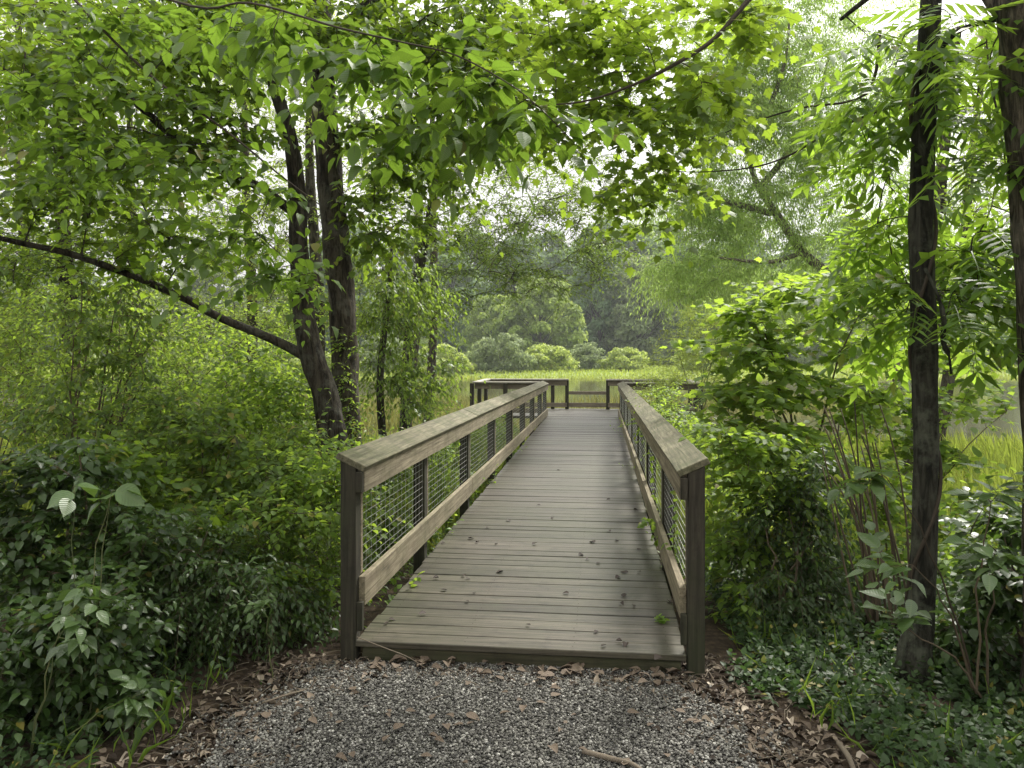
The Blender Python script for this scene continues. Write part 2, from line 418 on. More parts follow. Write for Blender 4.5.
def thin_tubes(S, E1, E2, r):
    """three sided tapering shoots, returned as verts and faces"""
    n = len(S); ringsP = np.stack([S, E1, E2], 1); rr = np.array([r, r*.7, r*.35])
    t = nrm(E2-S); a = nrm(np.cross(t, np.array([.31, .52, .8]))); b = np.cross(t, a)
    ang = np.arange(3)*2*np.pi/3
    off = a[:, None]*np.cos(ang)[None, :, None]+b[:, None]*np.sin(ang)[None, :, None]
    W = ringsP[:, :, None]+off[:, None]*rr[None, :, None, None]
    q = [(i*3+k, i*3+(k+1) % 3, (i+1)*3+(k+1) % 3, (i+1)*3+k) for i in range(2) for k in range(3)]
    q = np.array(q)
    return W.reshape(-1, 3), (q[None]+(np.arange(n)*9)[:, None, None]).reshape(-1, 4)

def blob_pts(blobs, shell=.0):
    out = []
    for (px, py, Y, rx, ry, rY, n) in blobs:
        v = rng.normal(size=(n, 3)); v = nrm(v)*(rng.uniform(shell, 1, (n, 1))**(1/2.2))
        for d in v: out.append(at(px+d[0]*rx, py+d[2]*ry, Y+d[1]*rY))
    return np.array(out)

def crown(parent, limb, pts, tpl, mat, size, nsp=7, sl=.55, nl=8, r0=.006, bmat=None, spread=1.0, flat=.6, name='crown', bname='branchwork',
          droop=.25, hang=0.0, reach=1.2, extra=None, maxlink=99, jit=.3, njit=.35, arch=.15, stems=True, endbias=.45):
    """twigs grow from limb points to every cluster point, shoots with leaves grow from the twigs"""
    pool = np.array(limb, float)
    d = np.array([np.min(np.linalg.norm(pool-p, axis=1)) for p in pts])
    mb = MB() if extra is None else extra
    S = []; D = []
    for i in np.argsort(d):
        p = pts[i]; dd = np.linalg.norm(pool-p, axis=1)+np.maximum(0, pool[:, 2]-p[2])*.5
        q = pool[np.argmin(dd)]; v = p-q; ln = np.linalg.norm(v)
        if ln < 1e-4: continue
        c = q+v*.5+UP*arch*ln+rng.normal(0, .09*ln, 3)
        tt = np.linspace(0, 1, 6)[:, None]
        br = (1-tt)**2*q+2*tt*(1-tt)*c+tt**2*p
        if ln < maxlink: mb.tube(br, np.linspace(r0*(1+.7*min(ln, 2.5)), r0*.5, 6), 4, cap=False)
        pool = np.vstack([pool, br[2:]])
        tdir = br[-1]-br[-3]; tdir /= np.linalg.norm(tdir)+1e-9
        s0 = max(0, 1-reach/max(ln, .01))
        for k in range(nsp):
            t = 1-(1-max(s0, .15))*(rng.uniform()**(1/ (1-endbias+.01)) if False else rng.uniform())
            b_ = (1-t)**2*q+2*t*(1-t)*c+t**2*p
            h = rng.normal(size=3)*spread; h[2] *= (1-flat)
            dr = tdir*.7+h; 
            S.append(b_); D.append(dr)
    S = np.array(S); D = np.array(D); Ln = sl*rng.uniform(.55, 1.25, len(S))
    P, A, Nr, sz, e1, e2 = spray_leaves(S, D, Ln, nl, size, droop=droop, hang=hang, jit=jit, njit=njit)
    if stems:
        V, Q = thin_tubes(S, e1, e2, r0*.45); n0 = len(mb.v)
        mb.v += [tuple(v) for v in V.tolist()]; mb.f += [tuple(q) for q in (Q+n0).tolist()]
    fo = leaves(name, tpl, P, A, Nr, sz, mat, parent)
    if extra is None and bname: mb.build(bname, bmat or M['twig'], parent)
    return fo

def thing(name, base, label, cat, group=None):
    o = empty(name, tuple(base), label=label, cat=cat, group=group); o['worldkids'] = 1
    return o

def trunk(parent, pts, rad, mat, n=14, name='trunk', wob=.10, sub=6):
    P, r = smooth_path(pts, rad, sub)
    mb = MB(); mb.tube(P, r, n, wob=wob); mb.build(name, mat, parent, smooth=True)
    return P

def base_at(px, Y): 
    x = (px-512)/F*Y; return np.array([x, Y, float(gz(x, Y))])

# ------------------------------------------------------------------ SETTING
def sheet(name, xs, ys, zf, mat, **k):
    X, Y = np.meshgrid(xs, ys); Z = zf(X, Y)
    V = np.stack([X, Y, Z], -1).reshape(-1, 3); nx, ny = len(xs), len(ys)
    i = (np.arange(ny-1)[:, None]*nx+np.arange(nx-1)[None]).ravel()
    q = np.stack([i, i+1, i+nx+1, i+nx], 1)
    me = mesh_np(name, V, q.ravel(), np.arange(len(q))*4, np.full(len(q), 4), smooth=True)
    return tag(link(name, me, mat), **k)

xs = np.unique(np.concatenate([np.linspace(-600, -40, 15), np.linspace(-40, -6, 18), np.linspace(-6, 6, 81), np.linspace(6, 40, 18), np.linspace(40, 600, 15)]))
ys = np.unique(np.concatenate([np.linspace(-60, -2, 12), np.linspace(-2, 12, 95), np.linspace(12, 100, 60), np.linspace(100, 900, 40)]))
def gzn(X, Y):
    z = gz(X, Y)
    side = sst(1.3, 2.2, np.abs(X-.05))*(Y < 12)
    return z+side*(.025*np.sin(X*7+Y*5)+.02*np.sin(X*11-Y*9))
sheet('ground', xs, ys, gzn, M['soil'], label='brown forest soil running out into green marsh', kind='structure')

def gravel_edge(y):   # half width of the gravel round its centre line
    return 1.20-.26*sst(3.2, 4.2, y)+.05*np.sin(y*5.3+1)+.03*np.sin(y*11)
gx = np.linspace(-1, 1, 41); gy = np.linspace(-1.5, 4.30, 60)
X, Y = np.meshgrid(gx, gy); W = gravel_edge(Y)
V = np.stack([X*W-.13-.035*(Y-4)*0, Y, .014-.01*np.abs(X)**3+0*Y], -1).reshape(-1, 3)
i = (np.arange(59)[:, None]*41+np.arange(40)[None]).ravel()
q = np.stack([i, i+1, i+42, i+41], 1)
tag(link('gravel_path', mesh_np('gravel_path', V, q.ravel(), np.arange(len(q))*4, np.full(len(q), 4), smooth=True), M['gravelbed']), kind='structure')

sheet('pond_water', np.linspace(-160, 160, 21), np.linspace(15, 79, 9), lambda x, y: x*0-.80, M['water'], label='still brown pond water', kind='structure')

def rocks(n, xf, smin, smax):
    base = np.array([(1,0,0),(-1,0,0),(0,1,0),(0,-1,0),(0,0,1),(0,0,-1)], float)
    fc = np.array([(0,2,4),(2,1,4),(1,3,4),(3,0,4),(2,0,5),(1,2,5),(3,1,5),(0,3,5)])
    # cube-like pebble: 8 jittered corners
    cb = np.array([(x, y, z) for x in (-1, 1) for y in (-1, 1) for z in (-1, 1)], float)
    cf = np.array([(0,1,3,2),(4,6,7,5),(0,4,5,1),(2,3,7,6),(0,2,6,4),(1,5,7,3)])
    pos = xf(n); s = rng.uniform(smin, smax, n)**1.0
    L_ = cb[None]*rng.uniform(.45, 1, (n, 8, 3))*np.stack([rng.uniform(.7, 1.2, n), rng.uniform(.6, 1, n), rng.uniform(.4, .75, n)], -1)[:, None]
    e = rng.uniform(0, 2*np.pi, (n, 2)); c1, s1 = np.cos(e[:, 0]), np.sin(e[:, 0]); til = rng.normal(0, .35, n); c2, s2 = np.cos(til), np.sin(til)
    x = L_[..., 0]*c2[:, None]-L_[..., 2]*s2[:, None]; z = L_[..., 0]*s2[:, None]+L_[..., 2]*c2[:, None]; y = L_[..., 1]
    W = np.stack([x*c1[:, None]-y*s1[:, None], x*s1[:, None]+y*c1[:, None], z], -1)*s[:, None, None]+pos[:, None]
    loops = (cf.ravel()[None]+(np.arange(n)*8)[:, None]).ravel(); nf = n*6
    return mesh_np('gravel', W.reshape(-1, 3), loops, np.arange(nf)*4, np.full(nf, 4))
def gpos(n):
    y = rng.uniform(2.3, 4.22, n); w = gravel_edge(y)
    a = rng.uniform(-1, 1, n); a = np.where(rng.uniform(size=n) < .12, a*1.16, a)
    return np.stack([a*w-.13, y, np.full(n, .016)+rng.uniform(-.004, .008, n)], -1)
tag(link('gravel', rocks(66000, gpos, .0032, .0085), M['gravel']), label='grey crushed gravel on the path', kind='stuff')

# ------------------------------------------------------------------ BOARDWALK (local frame: x across, y along)
U0, U1, V0, V1 = -1.348, .452, 4.14, 19.2
UC = (U0+U1)/2; HW = (U1-U0)/2
ox, oy = UC*CS+V0*SN, -UC*SN+V0*CS
bw = empty('boardwalk', (ox, oy, 0), -YAW, label='weathered grey plank boardwalk with slanted handrails and wire mesh sides', cat='boardwalk')
DZ = .12; LEN = V1-V0
mb = MB(); y = 0.0; k = 0
while y < LEN-.05:
    w = .139; dz = random.uniform(-.0025, .0025); e = random.uniform(-.008, .008); sk = random.uniform(-.0015, .0015)
    t0, t1 = random.uniform(-.0018, .0018), random.uniform(-.0018, .0018)
    cup = random.uniform(-.002, .002)
    mb.box((-HW+e, y, DZ-.036), (HW+e*.6, y+w, DZ+dz), skew=lambda v: (v[0], v[1]+sk*v[0], v[2]+(t0 if v[0] < 0 else t1)*(v[2] > .1)+(cup if v[1] > y+.1 else 0)))
    y += w+random.uniform(.004, .007); k += 1
mb.build('deck', M['deck'], bw, bevel=.004)
mb = MB(); mb.box((-HW+.03, .012, -.06), (HW-.03, .05, DZ-.038)); mb.build('front_board', M['fascia'], bw, bevel=.003)
mb = MB()
for k in range(int(LEN/.1437)):
    for xj in (-HW+.09, -.3, .3, HW-.09):
        for o_ in (.035, .105):
            cx, cy = xj+random.uniform(-.008, .008), k*.1437+o_+random.uniform(-.006, .006)
            mb.add([(cx+.0042*math.cos(a), cy+.0042*math.sin(a), DZ+.0035) for a in (0, 1.05, 2.09, 3.14, 4.19, 5.24)], [(0, 1, 2, 3, 4, 5)])
tag(mb.build('screw', M['twig'], bw), kind='stuff')
for xj in (-HW+.10, -.3, .3, HW-.10):
    mb = MB(); mb.box((xj-.02, .055, -.11), (xj+.02, LEN, DZ-.038)); mb.build('joist', M['post'], bw)

DROP = .0105
PV = [0.045, 1.72, 3.68, 5.63, 7.58, 9.53, 11.48, 13.43, LEN-.05]
def side_rail(s):
    """one long railing; s=-1 left, +1 right; post inner face at HW"""
    def zz(y): return -DROP*y
    xi, xo = HW+.004, HW+.093                 # post
    bi, bo = xi-.040, xi-.002                 # boards nailed on the inner side
    def bx(mb, a, b, sk=None):
        x0, x1 = sorted((s*a[0], s*b[0])); mb.box((x0, a[1], a[2]), (x1, b[1], b[2]), sk)
    root = MB()
    def sl(v): return (v[0], v[1], v[2]+zz(v[1]))
    joints = [.03, 3.68, 7.58, 11.48, LEN]
    for j0, j1 in zip(joints[:-1], joints[1:]):
        bx(root, (bi, j0+.002, .935), (bo, j1-.002, 1.072), sl)
    rail = root.build('railing', M['rail'], bw, bevel=.003)
    low = MB()
    for j0, j1 in zip(joints[:-1], joints[1:]):
        bx(low, (bi, j0+.012, .30), (bo, j1-.002, .462), sl)
    low.build('bottom_rail', M['rail'], rail, bevel=.003)
    cap = MB()
    # slanted cap: outer edge high, inner edge low
    for j0, j1 in zip([-.005, 3.9, 7.9, 11.9], [3.9, 7.9, 11.9, LEN+.02]):
        w = random.uniform(-.003, .003)
        o = [(xo+.012, 1.163), (bi-.02, 1.088)]
        nx, nz = .075/math.hypot(.145, .075)*.036, -.145/math.hypot(.145, .075)*.036
        prof = [o[0], o[1], (o[1][0]+nx, o[1][1]+nz), (o[0][0]+nx, o[0][1]+nz)]
        vs = [(s*px_, yy, pz+zz(yy)+w) for yy in (j0+.0015, j1-.0015) for px_, pz in prof]
        fs = [(0,1,2,3), (7,6,5,4), (0,4,5,1), (1,5,6,2), (2,6,7,3), (3,7,4,0)]
        if s < 0: fs = [f[::-1] for f in fs]
        cap.add(vs, fs)
    cap.build('cap_rail', M['cap'], rail, bevel=.004)
    for i, yy in enumerate(PV):
        mb = MB(); zt0 = 1.122+zz(yy); zt1 = 1.085+zz(yy)
        x0, x1 = s*xi, s*xo
        zb = -.05 if i == 0 else (-.9 if yy > 3 else -.5)
        ins, outs = zt1-.004, zt0-.004
        vs = [(x0, yy-.0445, zb), (x1, yy-.0445, zb), (x1, yy+.0445, zb), (x0, yy+.0445, zb),
              (x0, yy-.0445, ins), (x1, yy-.0445, outs), (x1, yy+.0445, outs), (x0, yy+.0445, ins)]
        fs = [(0,3,2,1),(4,5,6,7),(0,1,5,4),(1,2,6,5),(2,3,7,6),(3,0,4,7)]
        if s < 0: fs = [f[::-1] for f in fs]
        mb.add(vs, fs); mb.build('post', M['post'], rail, bevel=.004)
        if i == 0:
            b = MB(); bx(b, (bi+.004, yy-.043, .17), (bo, yy-.008, .33), None); b.build('rail_block', M['post'], rail, bevel=.003)
            b = MB(); bx(b, (bi+.002, -.012, .94), (bo, .026, 1.055), None); b.build('rail_block', M['post'], rail, bevel=.003)
    for i in range(len(PV)-1):
        a, b = PV[i]+.06, PV[i+1]-.06
        mb = MB()
        xm = s*(xi+.012)
        bx(mb, (xi-.001, a-.012, .464), (xi+.036, a+.022, .933), sl)
        mb.build('batten', M['rail'], rail, bevel=.002)
        wm = MB(); a += .03
        nh = 11
        for k_ in range(nh):
            z0 = .47+.46*k_/(nh-1)
            wm.tube([(xm+random.uniform(-.002, .002), a, z0+zz(a)), (xm+random.uniform(-.004, .004), (a+b)/2, z0+zz((a+b)/2)+random.uniform(-.004, .004)), (xm, b, z0+zz(b))], .0012, 4)
        nv = int((b-a)/.10)
        for k_ in range(nv+1):
            yy = a+(b-a)*k_/nv
            wm.tube([(xm+s*.003, yy, .455+zz(yy)), (xm+s*.003, yy, .945+zz(yy))], .0011, 4)
        wm.build('wire_mesh', M['wire'], rail)
    return rail
side_rail(-1); side_rail(1)

# ------------------------------------------------------------------ VIEWING PLATFORM
pl = empty('viewing_platform', (ox+SN*LEN, oy+CS*LEN, 0), -YAW, label='wide railed viewing platform over the pond at the boardwalk end', cat='platform')
PX0, PX1, PY = -2.86, 2.95, 2.5
mb = MB(); y = .008
while y < PY:
    mb.box((PX0+random.uniform(-.01, .01), y, DZ-.036), (PX1, y+.139, DZ+random.uniform(-.002, .002))); y += .145
mb.build('deck', M['deck'], pl, bevel=.004)
mb = MB(); mb.box((PX0+.02, PY-.01, -.16), (PX1-.02, PY+.03, DZ-.04)); mb.build('rim_board', M['fascia'], pl)
RT = .93
def rail_seg(a, b, top, cap=True, low=.24, mat='railx'):
    """a straight run of railing from a to b on the platform"""
    a = Vector(a); b = Vector(b); d = (b-a); ln = d.length; ang = math.atan2(d.y, d.x)
    def bar(name, z0, z1, w, m_, ext=0):
        mb = MB(); c, s_ = math.cos(ang), math.sin(ang)
        mb.box((-ext, -w, z0), (ln+ext, w, z1), skew=lambda v: (a.x+v[0]*c-v[1]*s_, a.y+v[0]*s_+v[1]*c, v[2]))
        return mb.build(name, m_, pl, bevel=.003)
    if cap:
        bar('cap_rail', top+.001, top+.038, .085, M['capx'], .05); bar('top_rail', top-.15, top-.002, .019, M[mat])
    else: bar('top_rail', top-.09, top, .03, M[mat])
    bar('bottom_rail', low-.06, low+.06, .019, M[mat])
def ppost(x, y, z=RT):
    mb = MB(); mb.box((x-.05, y-.05, -1.3), (x+.05, y+.05, z)); mb.build('post', M['post'], pl, bevel=.004)
back = PY-.07
xl0, xl1 = -.50, .64
for x in (PX0+.06, -1.75, -.9, xl0, xl1, 1.05, 2.0, PX1-.06): ppost(x, back)
for x in (PX0+.06, -1.95): ppost(x, .06)
for x in (1.95, PX1-.06): ppost(x, .06)
ppost(PX0+.06, 1.25); ppost(PX1-.06, 1.25)
yb = back-.075
rail_seg((PX0+.12, yb, 0), (xl0, yb, 0), RT); rail_seg((xl1, yb, 0), (PX1-.12, yb, 0), RT)
rail_seg((xl0+.055, back, 0), (xl1-.055, back, 0), .62, False)
rail_seg((PX0+.12, .13, 0), (-HW-.10, .13, 0), RT+.004); rail_seg((HW+.10, .13, 0), (PX1-.12, .13, 0), RT+.004)
rail_seg((PX0+.132, .26, 0), (PX0+.132, yb-.12, 0), RT-.003); rail_seg((PX1-.132, .26, 0), (PX1-.132, yb-.12, 0), RT-.003)

def wblob(c, r, n):
    v = nrm(rng.normal(size=(n, 3)))*rng.uniform(0, 1, (n, 1))**.45
    return np.array(c)+v*np.array(r)

# ------------------------------------------------------------------ TREES, left of the boardwalk
t = thing('tree', base_at(338, 7.0), 'dark trunk leaning left with a long bare limb, left of the forked pair', 'tree', 'trees beside the boardwalk')
Y = 7.0
tp = trunk(t, [at(341, 500, Y), at(334, 440, Y), at(324, 392, Y), at(309, 345, Y), at(302, 290, Y), at(298, 235, Y), at(297, 185, Y), at(288, 130, Y-.1), at(272, 80, Y-.2), at(256, 20, Y-.3), at(240, -80, Y-.4), at(215, -220, Y-.6)],
           [.14, .126, .117, .106, .09, .082, .075, .064, .054, .045, .036, .02], M['bark1'])
l1 = trunk(t, [at(305, 356, Y), at(270, 338, Y-.1), at(225, 320, Y-.3), at(180, 296, Y-.5), at(130, 275, Y-.7), at(70, 254, Y-.9), at(0, 238, Y-1.1), at(-80, 215, Y-1.3)], [.05, .04, .036, .033, .029, .025, .02, .01], M['bark1'], 8, 'limb')
l2 = trunk(t, [at(293, 212, Y), at(258, 186, Y-.2), at(220, 170, Y-.4), at(160, 125, Y-.6), at(115, 80, Y-.8), at(60, 30, Y-1), at(0, -40, Y-1.2)], [.045, .04, .036, .033, .028, .02, .012], M['bark1'], 8, 'limb')
crown(t, np.vstack([tp[40:], l1[10:], l2[4:]]), np.vstack([blob_pts([
    (60, 60, 5.9, 130, 90, 1.0, 36), (180, 50, 6.2, 100, 70, 1.0, 34), (90, 165, 6.3, 130, 60, .9, 34),     (215, 130, 6.6, 50, 70, .5, 16), (170, 255, 6.4, 80, 30, .6, 10), (-40, 150, 5.8, 60, 150, .9, 14), (250, 20, 6.6, 50, 40, .5, 12)]),
    wblob((-2.0, 6.0, 6.8), (2.8, 3.0, 1.0), 52)]),
    'broad', M['canopy'], .085, nsp=6, sl=.58, nl=9, hang=.05, flat=.75, bmat=M['twig'])

t = thing('tree', base_at(345, 7.5), 'tall straight brown trunk, right one of the pair behind the left railing', 'tree', 'trees beside the boardwalk')
Y = 7.5
tp = trunk(t, [at(347, 510, Y), at(347, 440, Y), at(345, 370, Y), at(342, 305, Y), at(337, 250, Y), at(331, 190, Y), at(326, 130, Y), at(322, 70, Y), at(319, 0, Y), at(316, -90, Y), at(312, -220, Y)],
           [.15, .135, .13, .128, .13, .126, .122, .118, .112, .09, .05], M['bark2'])
l1 = trunk(t, [at(322, 60, Y), at(360, 10, Y-.3), at(420, -40, Y-.8), at(500, -90, Y-1.2)], [.06, .045, .035, .02], M['bark2'], 8, 'limb')
crown(t, np.vstack([tp[30:], l1]), np.vstack([blob_pts([
    (400, 40, 7.3, 90, 60, .9, 34), (490, 30, 7.0, 90, 50, .9, 32), (400, 140, 7.6, 60, 50, .8, 22), (368, 210, 7.4, 35, 60, .4, 9),
    (490, 115, 7.6, 80, 45, .8, 22), (430, 190, 8.0, 70, 40, .6, 14), (350, 20, 7.2, 60, 40, .6, 14)]),
    wblob((-.2, 9.0, 8.2), (3.0, 2.6, 1.2), 60)]),
    'broad', M['canopy'], .085, nsp=6, sl=.55, nl=9, hang=.05, flat=.75)

# branches hanging in from trees outside the frame
def bough(name, path, rad, blobs, label, tpl, mat, size, sub=5, cat='branch', **k):
    P, r = smooth_path(path, rad, sub)
    t = thing(name, P[0], label, cat, 'boughs hanging into the view')
    mb = MB(); mb.tube(P, r, 6)
    crown(t, P, blob_pts(blobs), tpl, mat, size, extra=mb, **k)
    mb.build('branchwork', M['twig'], t)
    return t
bough('overhanging_branch', [at(60, -40, 3.3), at(191, 6, 3.1), at(250, 3, 3.0), at(336, 27, 2.9), at(397, 41, 2.85), at(455, 55, 2.8), at(506, 82, 2.75), at(534, 103, 2.7), at(569, 137, 2.7)],
      [.006, .005, .0045, .004, .0035, .003, .0025, .002, .0015],
      [(400, 62, 2.85, 70, 20, .15, 6), (470, 80, 2.8, 60, 20, .12, 6), (530, 112, 2.75, 45, 22, .12, 6), (330, 45, 2.95, 60, 25, .15, 5), (250, 25, 3.0, 60, 25, .15, 5), (440, 130, 2.9, 60, 25, .12, 5)],
      'large leaved thin branch slanting down across the top middle', 'near', M['near'], .092, nsp=3, sl=.30, nl=6, r0=.0022, hang=-.05, reach=.5, spread=.8, flat=.8, njit=.25)
bough('overhanging_branch', [at(20, -70, 3.6), at(75, 0, 3.5), at(150, 75, 3.45), at(225, 130, 3.4), at(280, 175, 3.4), at(320, 205, 3.4)],
      [.009, .007, .006, .005, .004, .0025],
      [(110, 90, 3.5, 90, 50, .3, 9), (190, 150, 3.5, 90, 50, .3, 9), (235, 220, 3.5, 70, 40, .3, 8), (270, 285, 3.7, 45, 25, .25, 5), (350, 120, 3.6, 50, 50, .3, 4), (60, 165, 3.6, 80, 45, .3, 9), (120, 25, 3.5, 90, 40, .3, 8), (230, 40, 3.6, 70, 50, .3, 7), (20, 90, 3.6, 60, 60, .3, 7)],
      'thin dark branch slanting down in front of the leaning trunk', 'near', M['near'], .074, nsp=4, sl=.38, nl=8, r0=.0022, hang=-.1, njit=.28, reach=.8, flat=.75)
bough('maple_branch', [at(860, -140, 5.2), at(775, -30, 5.0), at(745, 4, 4.95), at(714, 39, 4.9), at(679, 62, 4.85), at(640, 82, 4.8), at(590, 100, 4.8), at(550, 105, 4.8)],
      [.028, .022, .019, .016, .013, .010, .007, .004],
      [(560, 25, 5.4, 90, 40, .8, 15), (640, 25, 5.4, 90, 45, .8, 16), (695, 85, 5.2, 55, 40, .6, 11), (640, 115, 5.3, 80, 40, .7, 14), (580, 90, 5.4, 80, 50, .7, 14), (640, 180, 5.4, 60, 35, .5, 9), (725, 20, 5.3, 50, 40, .5, 9), (530, 120, 5.6, 60, 50, .6, 12)],
      'bough of lobed maple leaves hanging at the top centre', 'maple', M['maple'], .085, nsp=5, sl=.45, nl=7, r0=.0032, hang=.0, flat=.75)
bough('maple_branch', [at(880, 30, 4.8), at(866, 94, 5.0), at(796, 109, 5.2), at(734, 129, 5.4), at(690, 150, 5.5)], [.012, .010, .007, .005, .003],
      [(650, 215, 5.6, 40, 25, .3, 5), (700, 150, 5.5, 40, 25, .3, 4)],
      'long thin side twig reaching left below the maple bough', 'maple', M['maple'], .09, nsp=4, sl=.3, nl=5, r0=.003)
bough('bare_branch', [at(935, 90, 4.3), at(894, 105, 4.4), at(835, 129, 4.6), at(790, 155, 4.8), at(749, 168, 5.0), at(687, 172, 5.2), at(640, 165, 5.4)], [.011, .009, .008, .006, .005, .003, .002],
      [(870, 130, 4.5, 30, 20, .2, 3)], 'long thin dark branch reaching left from the slender trunk', 'pinnate', M['pinnate'], .3, nsp=2, sl=.2, nl=3, r0=.003)

# small leaved trees behind the left railing
def ftree(name, px, Y, pts, rad, blobs, label, mat, tpl, size, bark='bark1', cat='tree', group='trees beside the boardwalk', **k):
    t = thing(name, base_at(px, Y), label, cat, group)
    tp = trunk(t, pts, rad, M[bark], 9)
    n = len(tp)
    crown(t, tp[n//3:], blob_pts(blobs), tpl, M[mat], size, **k)
    return t
ftree('tree', 405, 15, [at(405, 440, 15), at(410, 330, 15), at(425, 240, 15), at(437, 180, 14.8), at(446, 130, 14.5), at(450, 60, 14.3)], [.13, .11, .09, .07, .05, .02],
      [(480, 235, 14.5, 90, 40, 1.6, 70), (570, 215, 14, 70, 35, 1.3, 56), (430, 200, 15, 60, 60, 1.6, 50), (600, 250, 14, 45, 25, 1, 26), (520, 275, 14, 80, 25, 1.3, 40), (520, 160, 14.5, 90, 45, 1.6, 44), (440, 290, 15, 50, 40, 1.3, 36)],
      'small leaved tree with a dead snag, spreading over the boardwalk against the sky', 'fine', 'small', .075, nsp=7, sl=.6, nl=9, r0=.007, reach=1.6)
ftree('tree', 385, 10.5, [at(385, 470, 10.5), at(380, 380, 10.5), at(388, 300, 10.5), at(392, 240, 10.4)], [.06, .05, .035, .015],
      [(390, 300, 10.5, 40, 60, .8, 36), (410, 370, 10.5, 45, 50, .8, 36), (375, 240, 10.5, 35, 40, .7, 18), (425, 300, 11, 30, 40, .7, 18)],
      'young narrow tree of drooping fine leaves beside the straight trunk', 'fine', 'narrow', .075, nsp=7, sl=.5, nl=9, r0=.005, hang=.5, droop=.5)

BG = 'pale trees further back'
def btree(px, Y, blobs, label, mat='backleaf', size=.085, tpl='small', lean=0, base=None, **k):
    b = base_at(px, Y) if base is None else np.array([base[0], base[1], float(gz(*base))]); t = thing('tree', b, label, 'tree', BG)
    top = at(px+lean, 20, Y)
    tp = trunk(t, [b-UP*.1, b*.66+top*.34+np.array([.15, 0, 0]), b*.33+top*.67, top], [.14, .11, .08, .03], M['bark2'], 8)
    kk = dict(nsp=7, sl=.7, nl=9, r0=.007, reach=1.8); kk.update(k)
    crown(t, tp[3:], blob_pts(blobs), tpl, M[mat], size, **kk)
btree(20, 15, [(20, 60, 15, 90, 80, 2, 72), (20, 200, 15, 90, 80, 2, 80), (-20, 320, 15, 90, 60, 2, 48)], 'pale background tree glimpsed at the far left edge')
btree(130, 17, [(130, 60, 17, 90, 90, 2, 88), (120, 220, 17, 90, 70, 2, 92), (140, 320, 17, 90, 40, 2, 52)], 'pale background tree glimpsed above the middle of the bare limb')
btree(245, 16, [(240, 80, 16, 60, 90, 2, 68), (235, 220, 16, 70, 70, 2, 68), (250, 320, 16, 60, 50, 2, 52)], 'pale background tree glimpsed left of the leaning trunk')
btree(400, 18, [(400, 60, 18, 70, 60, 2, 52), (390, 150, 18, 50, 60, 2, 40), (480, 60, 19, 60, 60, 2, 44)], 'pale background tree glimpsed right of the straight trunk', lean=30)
btree(930, 15, [(900, 330, 15, 50, 40, 1.5, 26), (970, 310, 15, 60, 50, 1.5, 30), (1010, 180, 15, 50, 90, 1.5, 40), (950, 80, 15, 50, 60, 1.5, 26)], 'pale background tree glimpsed between the slender and ridged trunks', lean=60)

btree(310, 13, [(300, 40, 13, 60, 70, 1.5, 40), (300, 180, 13, 45, 70, 1.3, 34), (350, 300, 13, 40, 60, 1.3, 34), (380, 140, 13, 50, 70, 1.3, 34), (265, 245, 13, 40, 60, 1.2, 34), (310, 100, 13, 40, 60, 1.2, 24)], 'pale background tree glimpsed between the two paired trunks', size=.08)
btree(60, 10, [(60, 120, 10, 120, 90, 1.3, 50), (70, 260, 10, 100, 60, 1.2, 40), (170, 60, 10, 90, 70, 1.2, 36), (160, 200, 10, 80, 60, 1.2, 34), (20, 250, 10, 60, 50, 1, 26), (100, 10, 10, 130, 50, 1.2, 44), (260, 20, 10, 50, 50, 1, 20)], 'fresh green background tree closest behind the bare limb', 'canopy', .08, 'oval', nl=8)
btree(425, 20, [(540, 60, 20, 90, 60, 2, 60), (640, 90, 20, 70, 60, 2, 50), (560, 170, 20, 90, 50, 2, 50), (470, 130, 20, 70, 70, 2, 50), (520, 0, 20, 110, 50, 2, 50), (660, 10, 20, 90, 50, 2, 46)], 'pale background tree arching over the boardwalk end', 'fine', .085, lean=10)
btree(900, 10, [(880, 320, 10, 45, 40, 1, 16), (960, 250, 10, 50, 60, 1, 26), (985, 120, 10, 45, 60, 1, 22), (880, 230, 10, 30, 40, 1, 10)], 'fresh green background tree closest behind the slender trunk', 'sapling', .08, 'oval', nl=8, lean=60)

# ------------------------------------------------------------------ TREES, right
t = thing('tree', gnd(915, 672), 'slender dark trunk wrapped by a vine, right of the boardwalk', 'tree', 'trees beside the boardwalk')
Y = 4.13
tp3 = trunk(t, [at(914, 682, Y), at(915, 655, Y), at(920, 620, Y), at(924, 540, Y), at(926, 460, Y), at(925, 380, Y), at(923, 300, Y), at(921, 230, Y), at(923, 150, Y), at(928, 70, Y), at(931, 0, Y), at(934, -90, Y), at(938, -240, Y)],
            [.11, .088, .070, .064, .062, .064, .063, .061, .059, .056, .053, .048, .03], M['bark3'], 16, wob=.07)
lb1 = trunk(t, [at(933, -60, Y), at(890, -20, Y+.2), at(840, 20, Y+.4)], [.03, .02, .01], M['bark3'], 8, 'limb')
lb2 = trunk(t, [at(930, 60, Y), at(960, 30, Y-.1), at(1000, 20, Y-.2)], [.02, .014, .008], M['bark3'], 8, 'limb')
crown(t, np.vstack([tp3[34:], lb1, lb2]), blob_pts([
    (885, 110, 4.4, 25, 50, .35, 4), (880, 205, 4.6, 30, 50, .4, 6), (895, 290, 4.5, 30, 40, .35, 6), (975, 120, 4.1, 35, 70, .35, 6), (985, 230, 4.2, 35, 60, .35, 6), (975, 320, 4.3, 40, 40, .35, 6),
    (885, 20, 4.4, 35, 40, .4, 3), (960, 20, 4.3, 40, 30, .4, 4)]),
    'pinnate', M['pinnate'], .42, nsp=3, sl=.3, nl=3, r0=.004, hang=-.12, jit=.2, njit=.2, flat=.9, reach=.6)
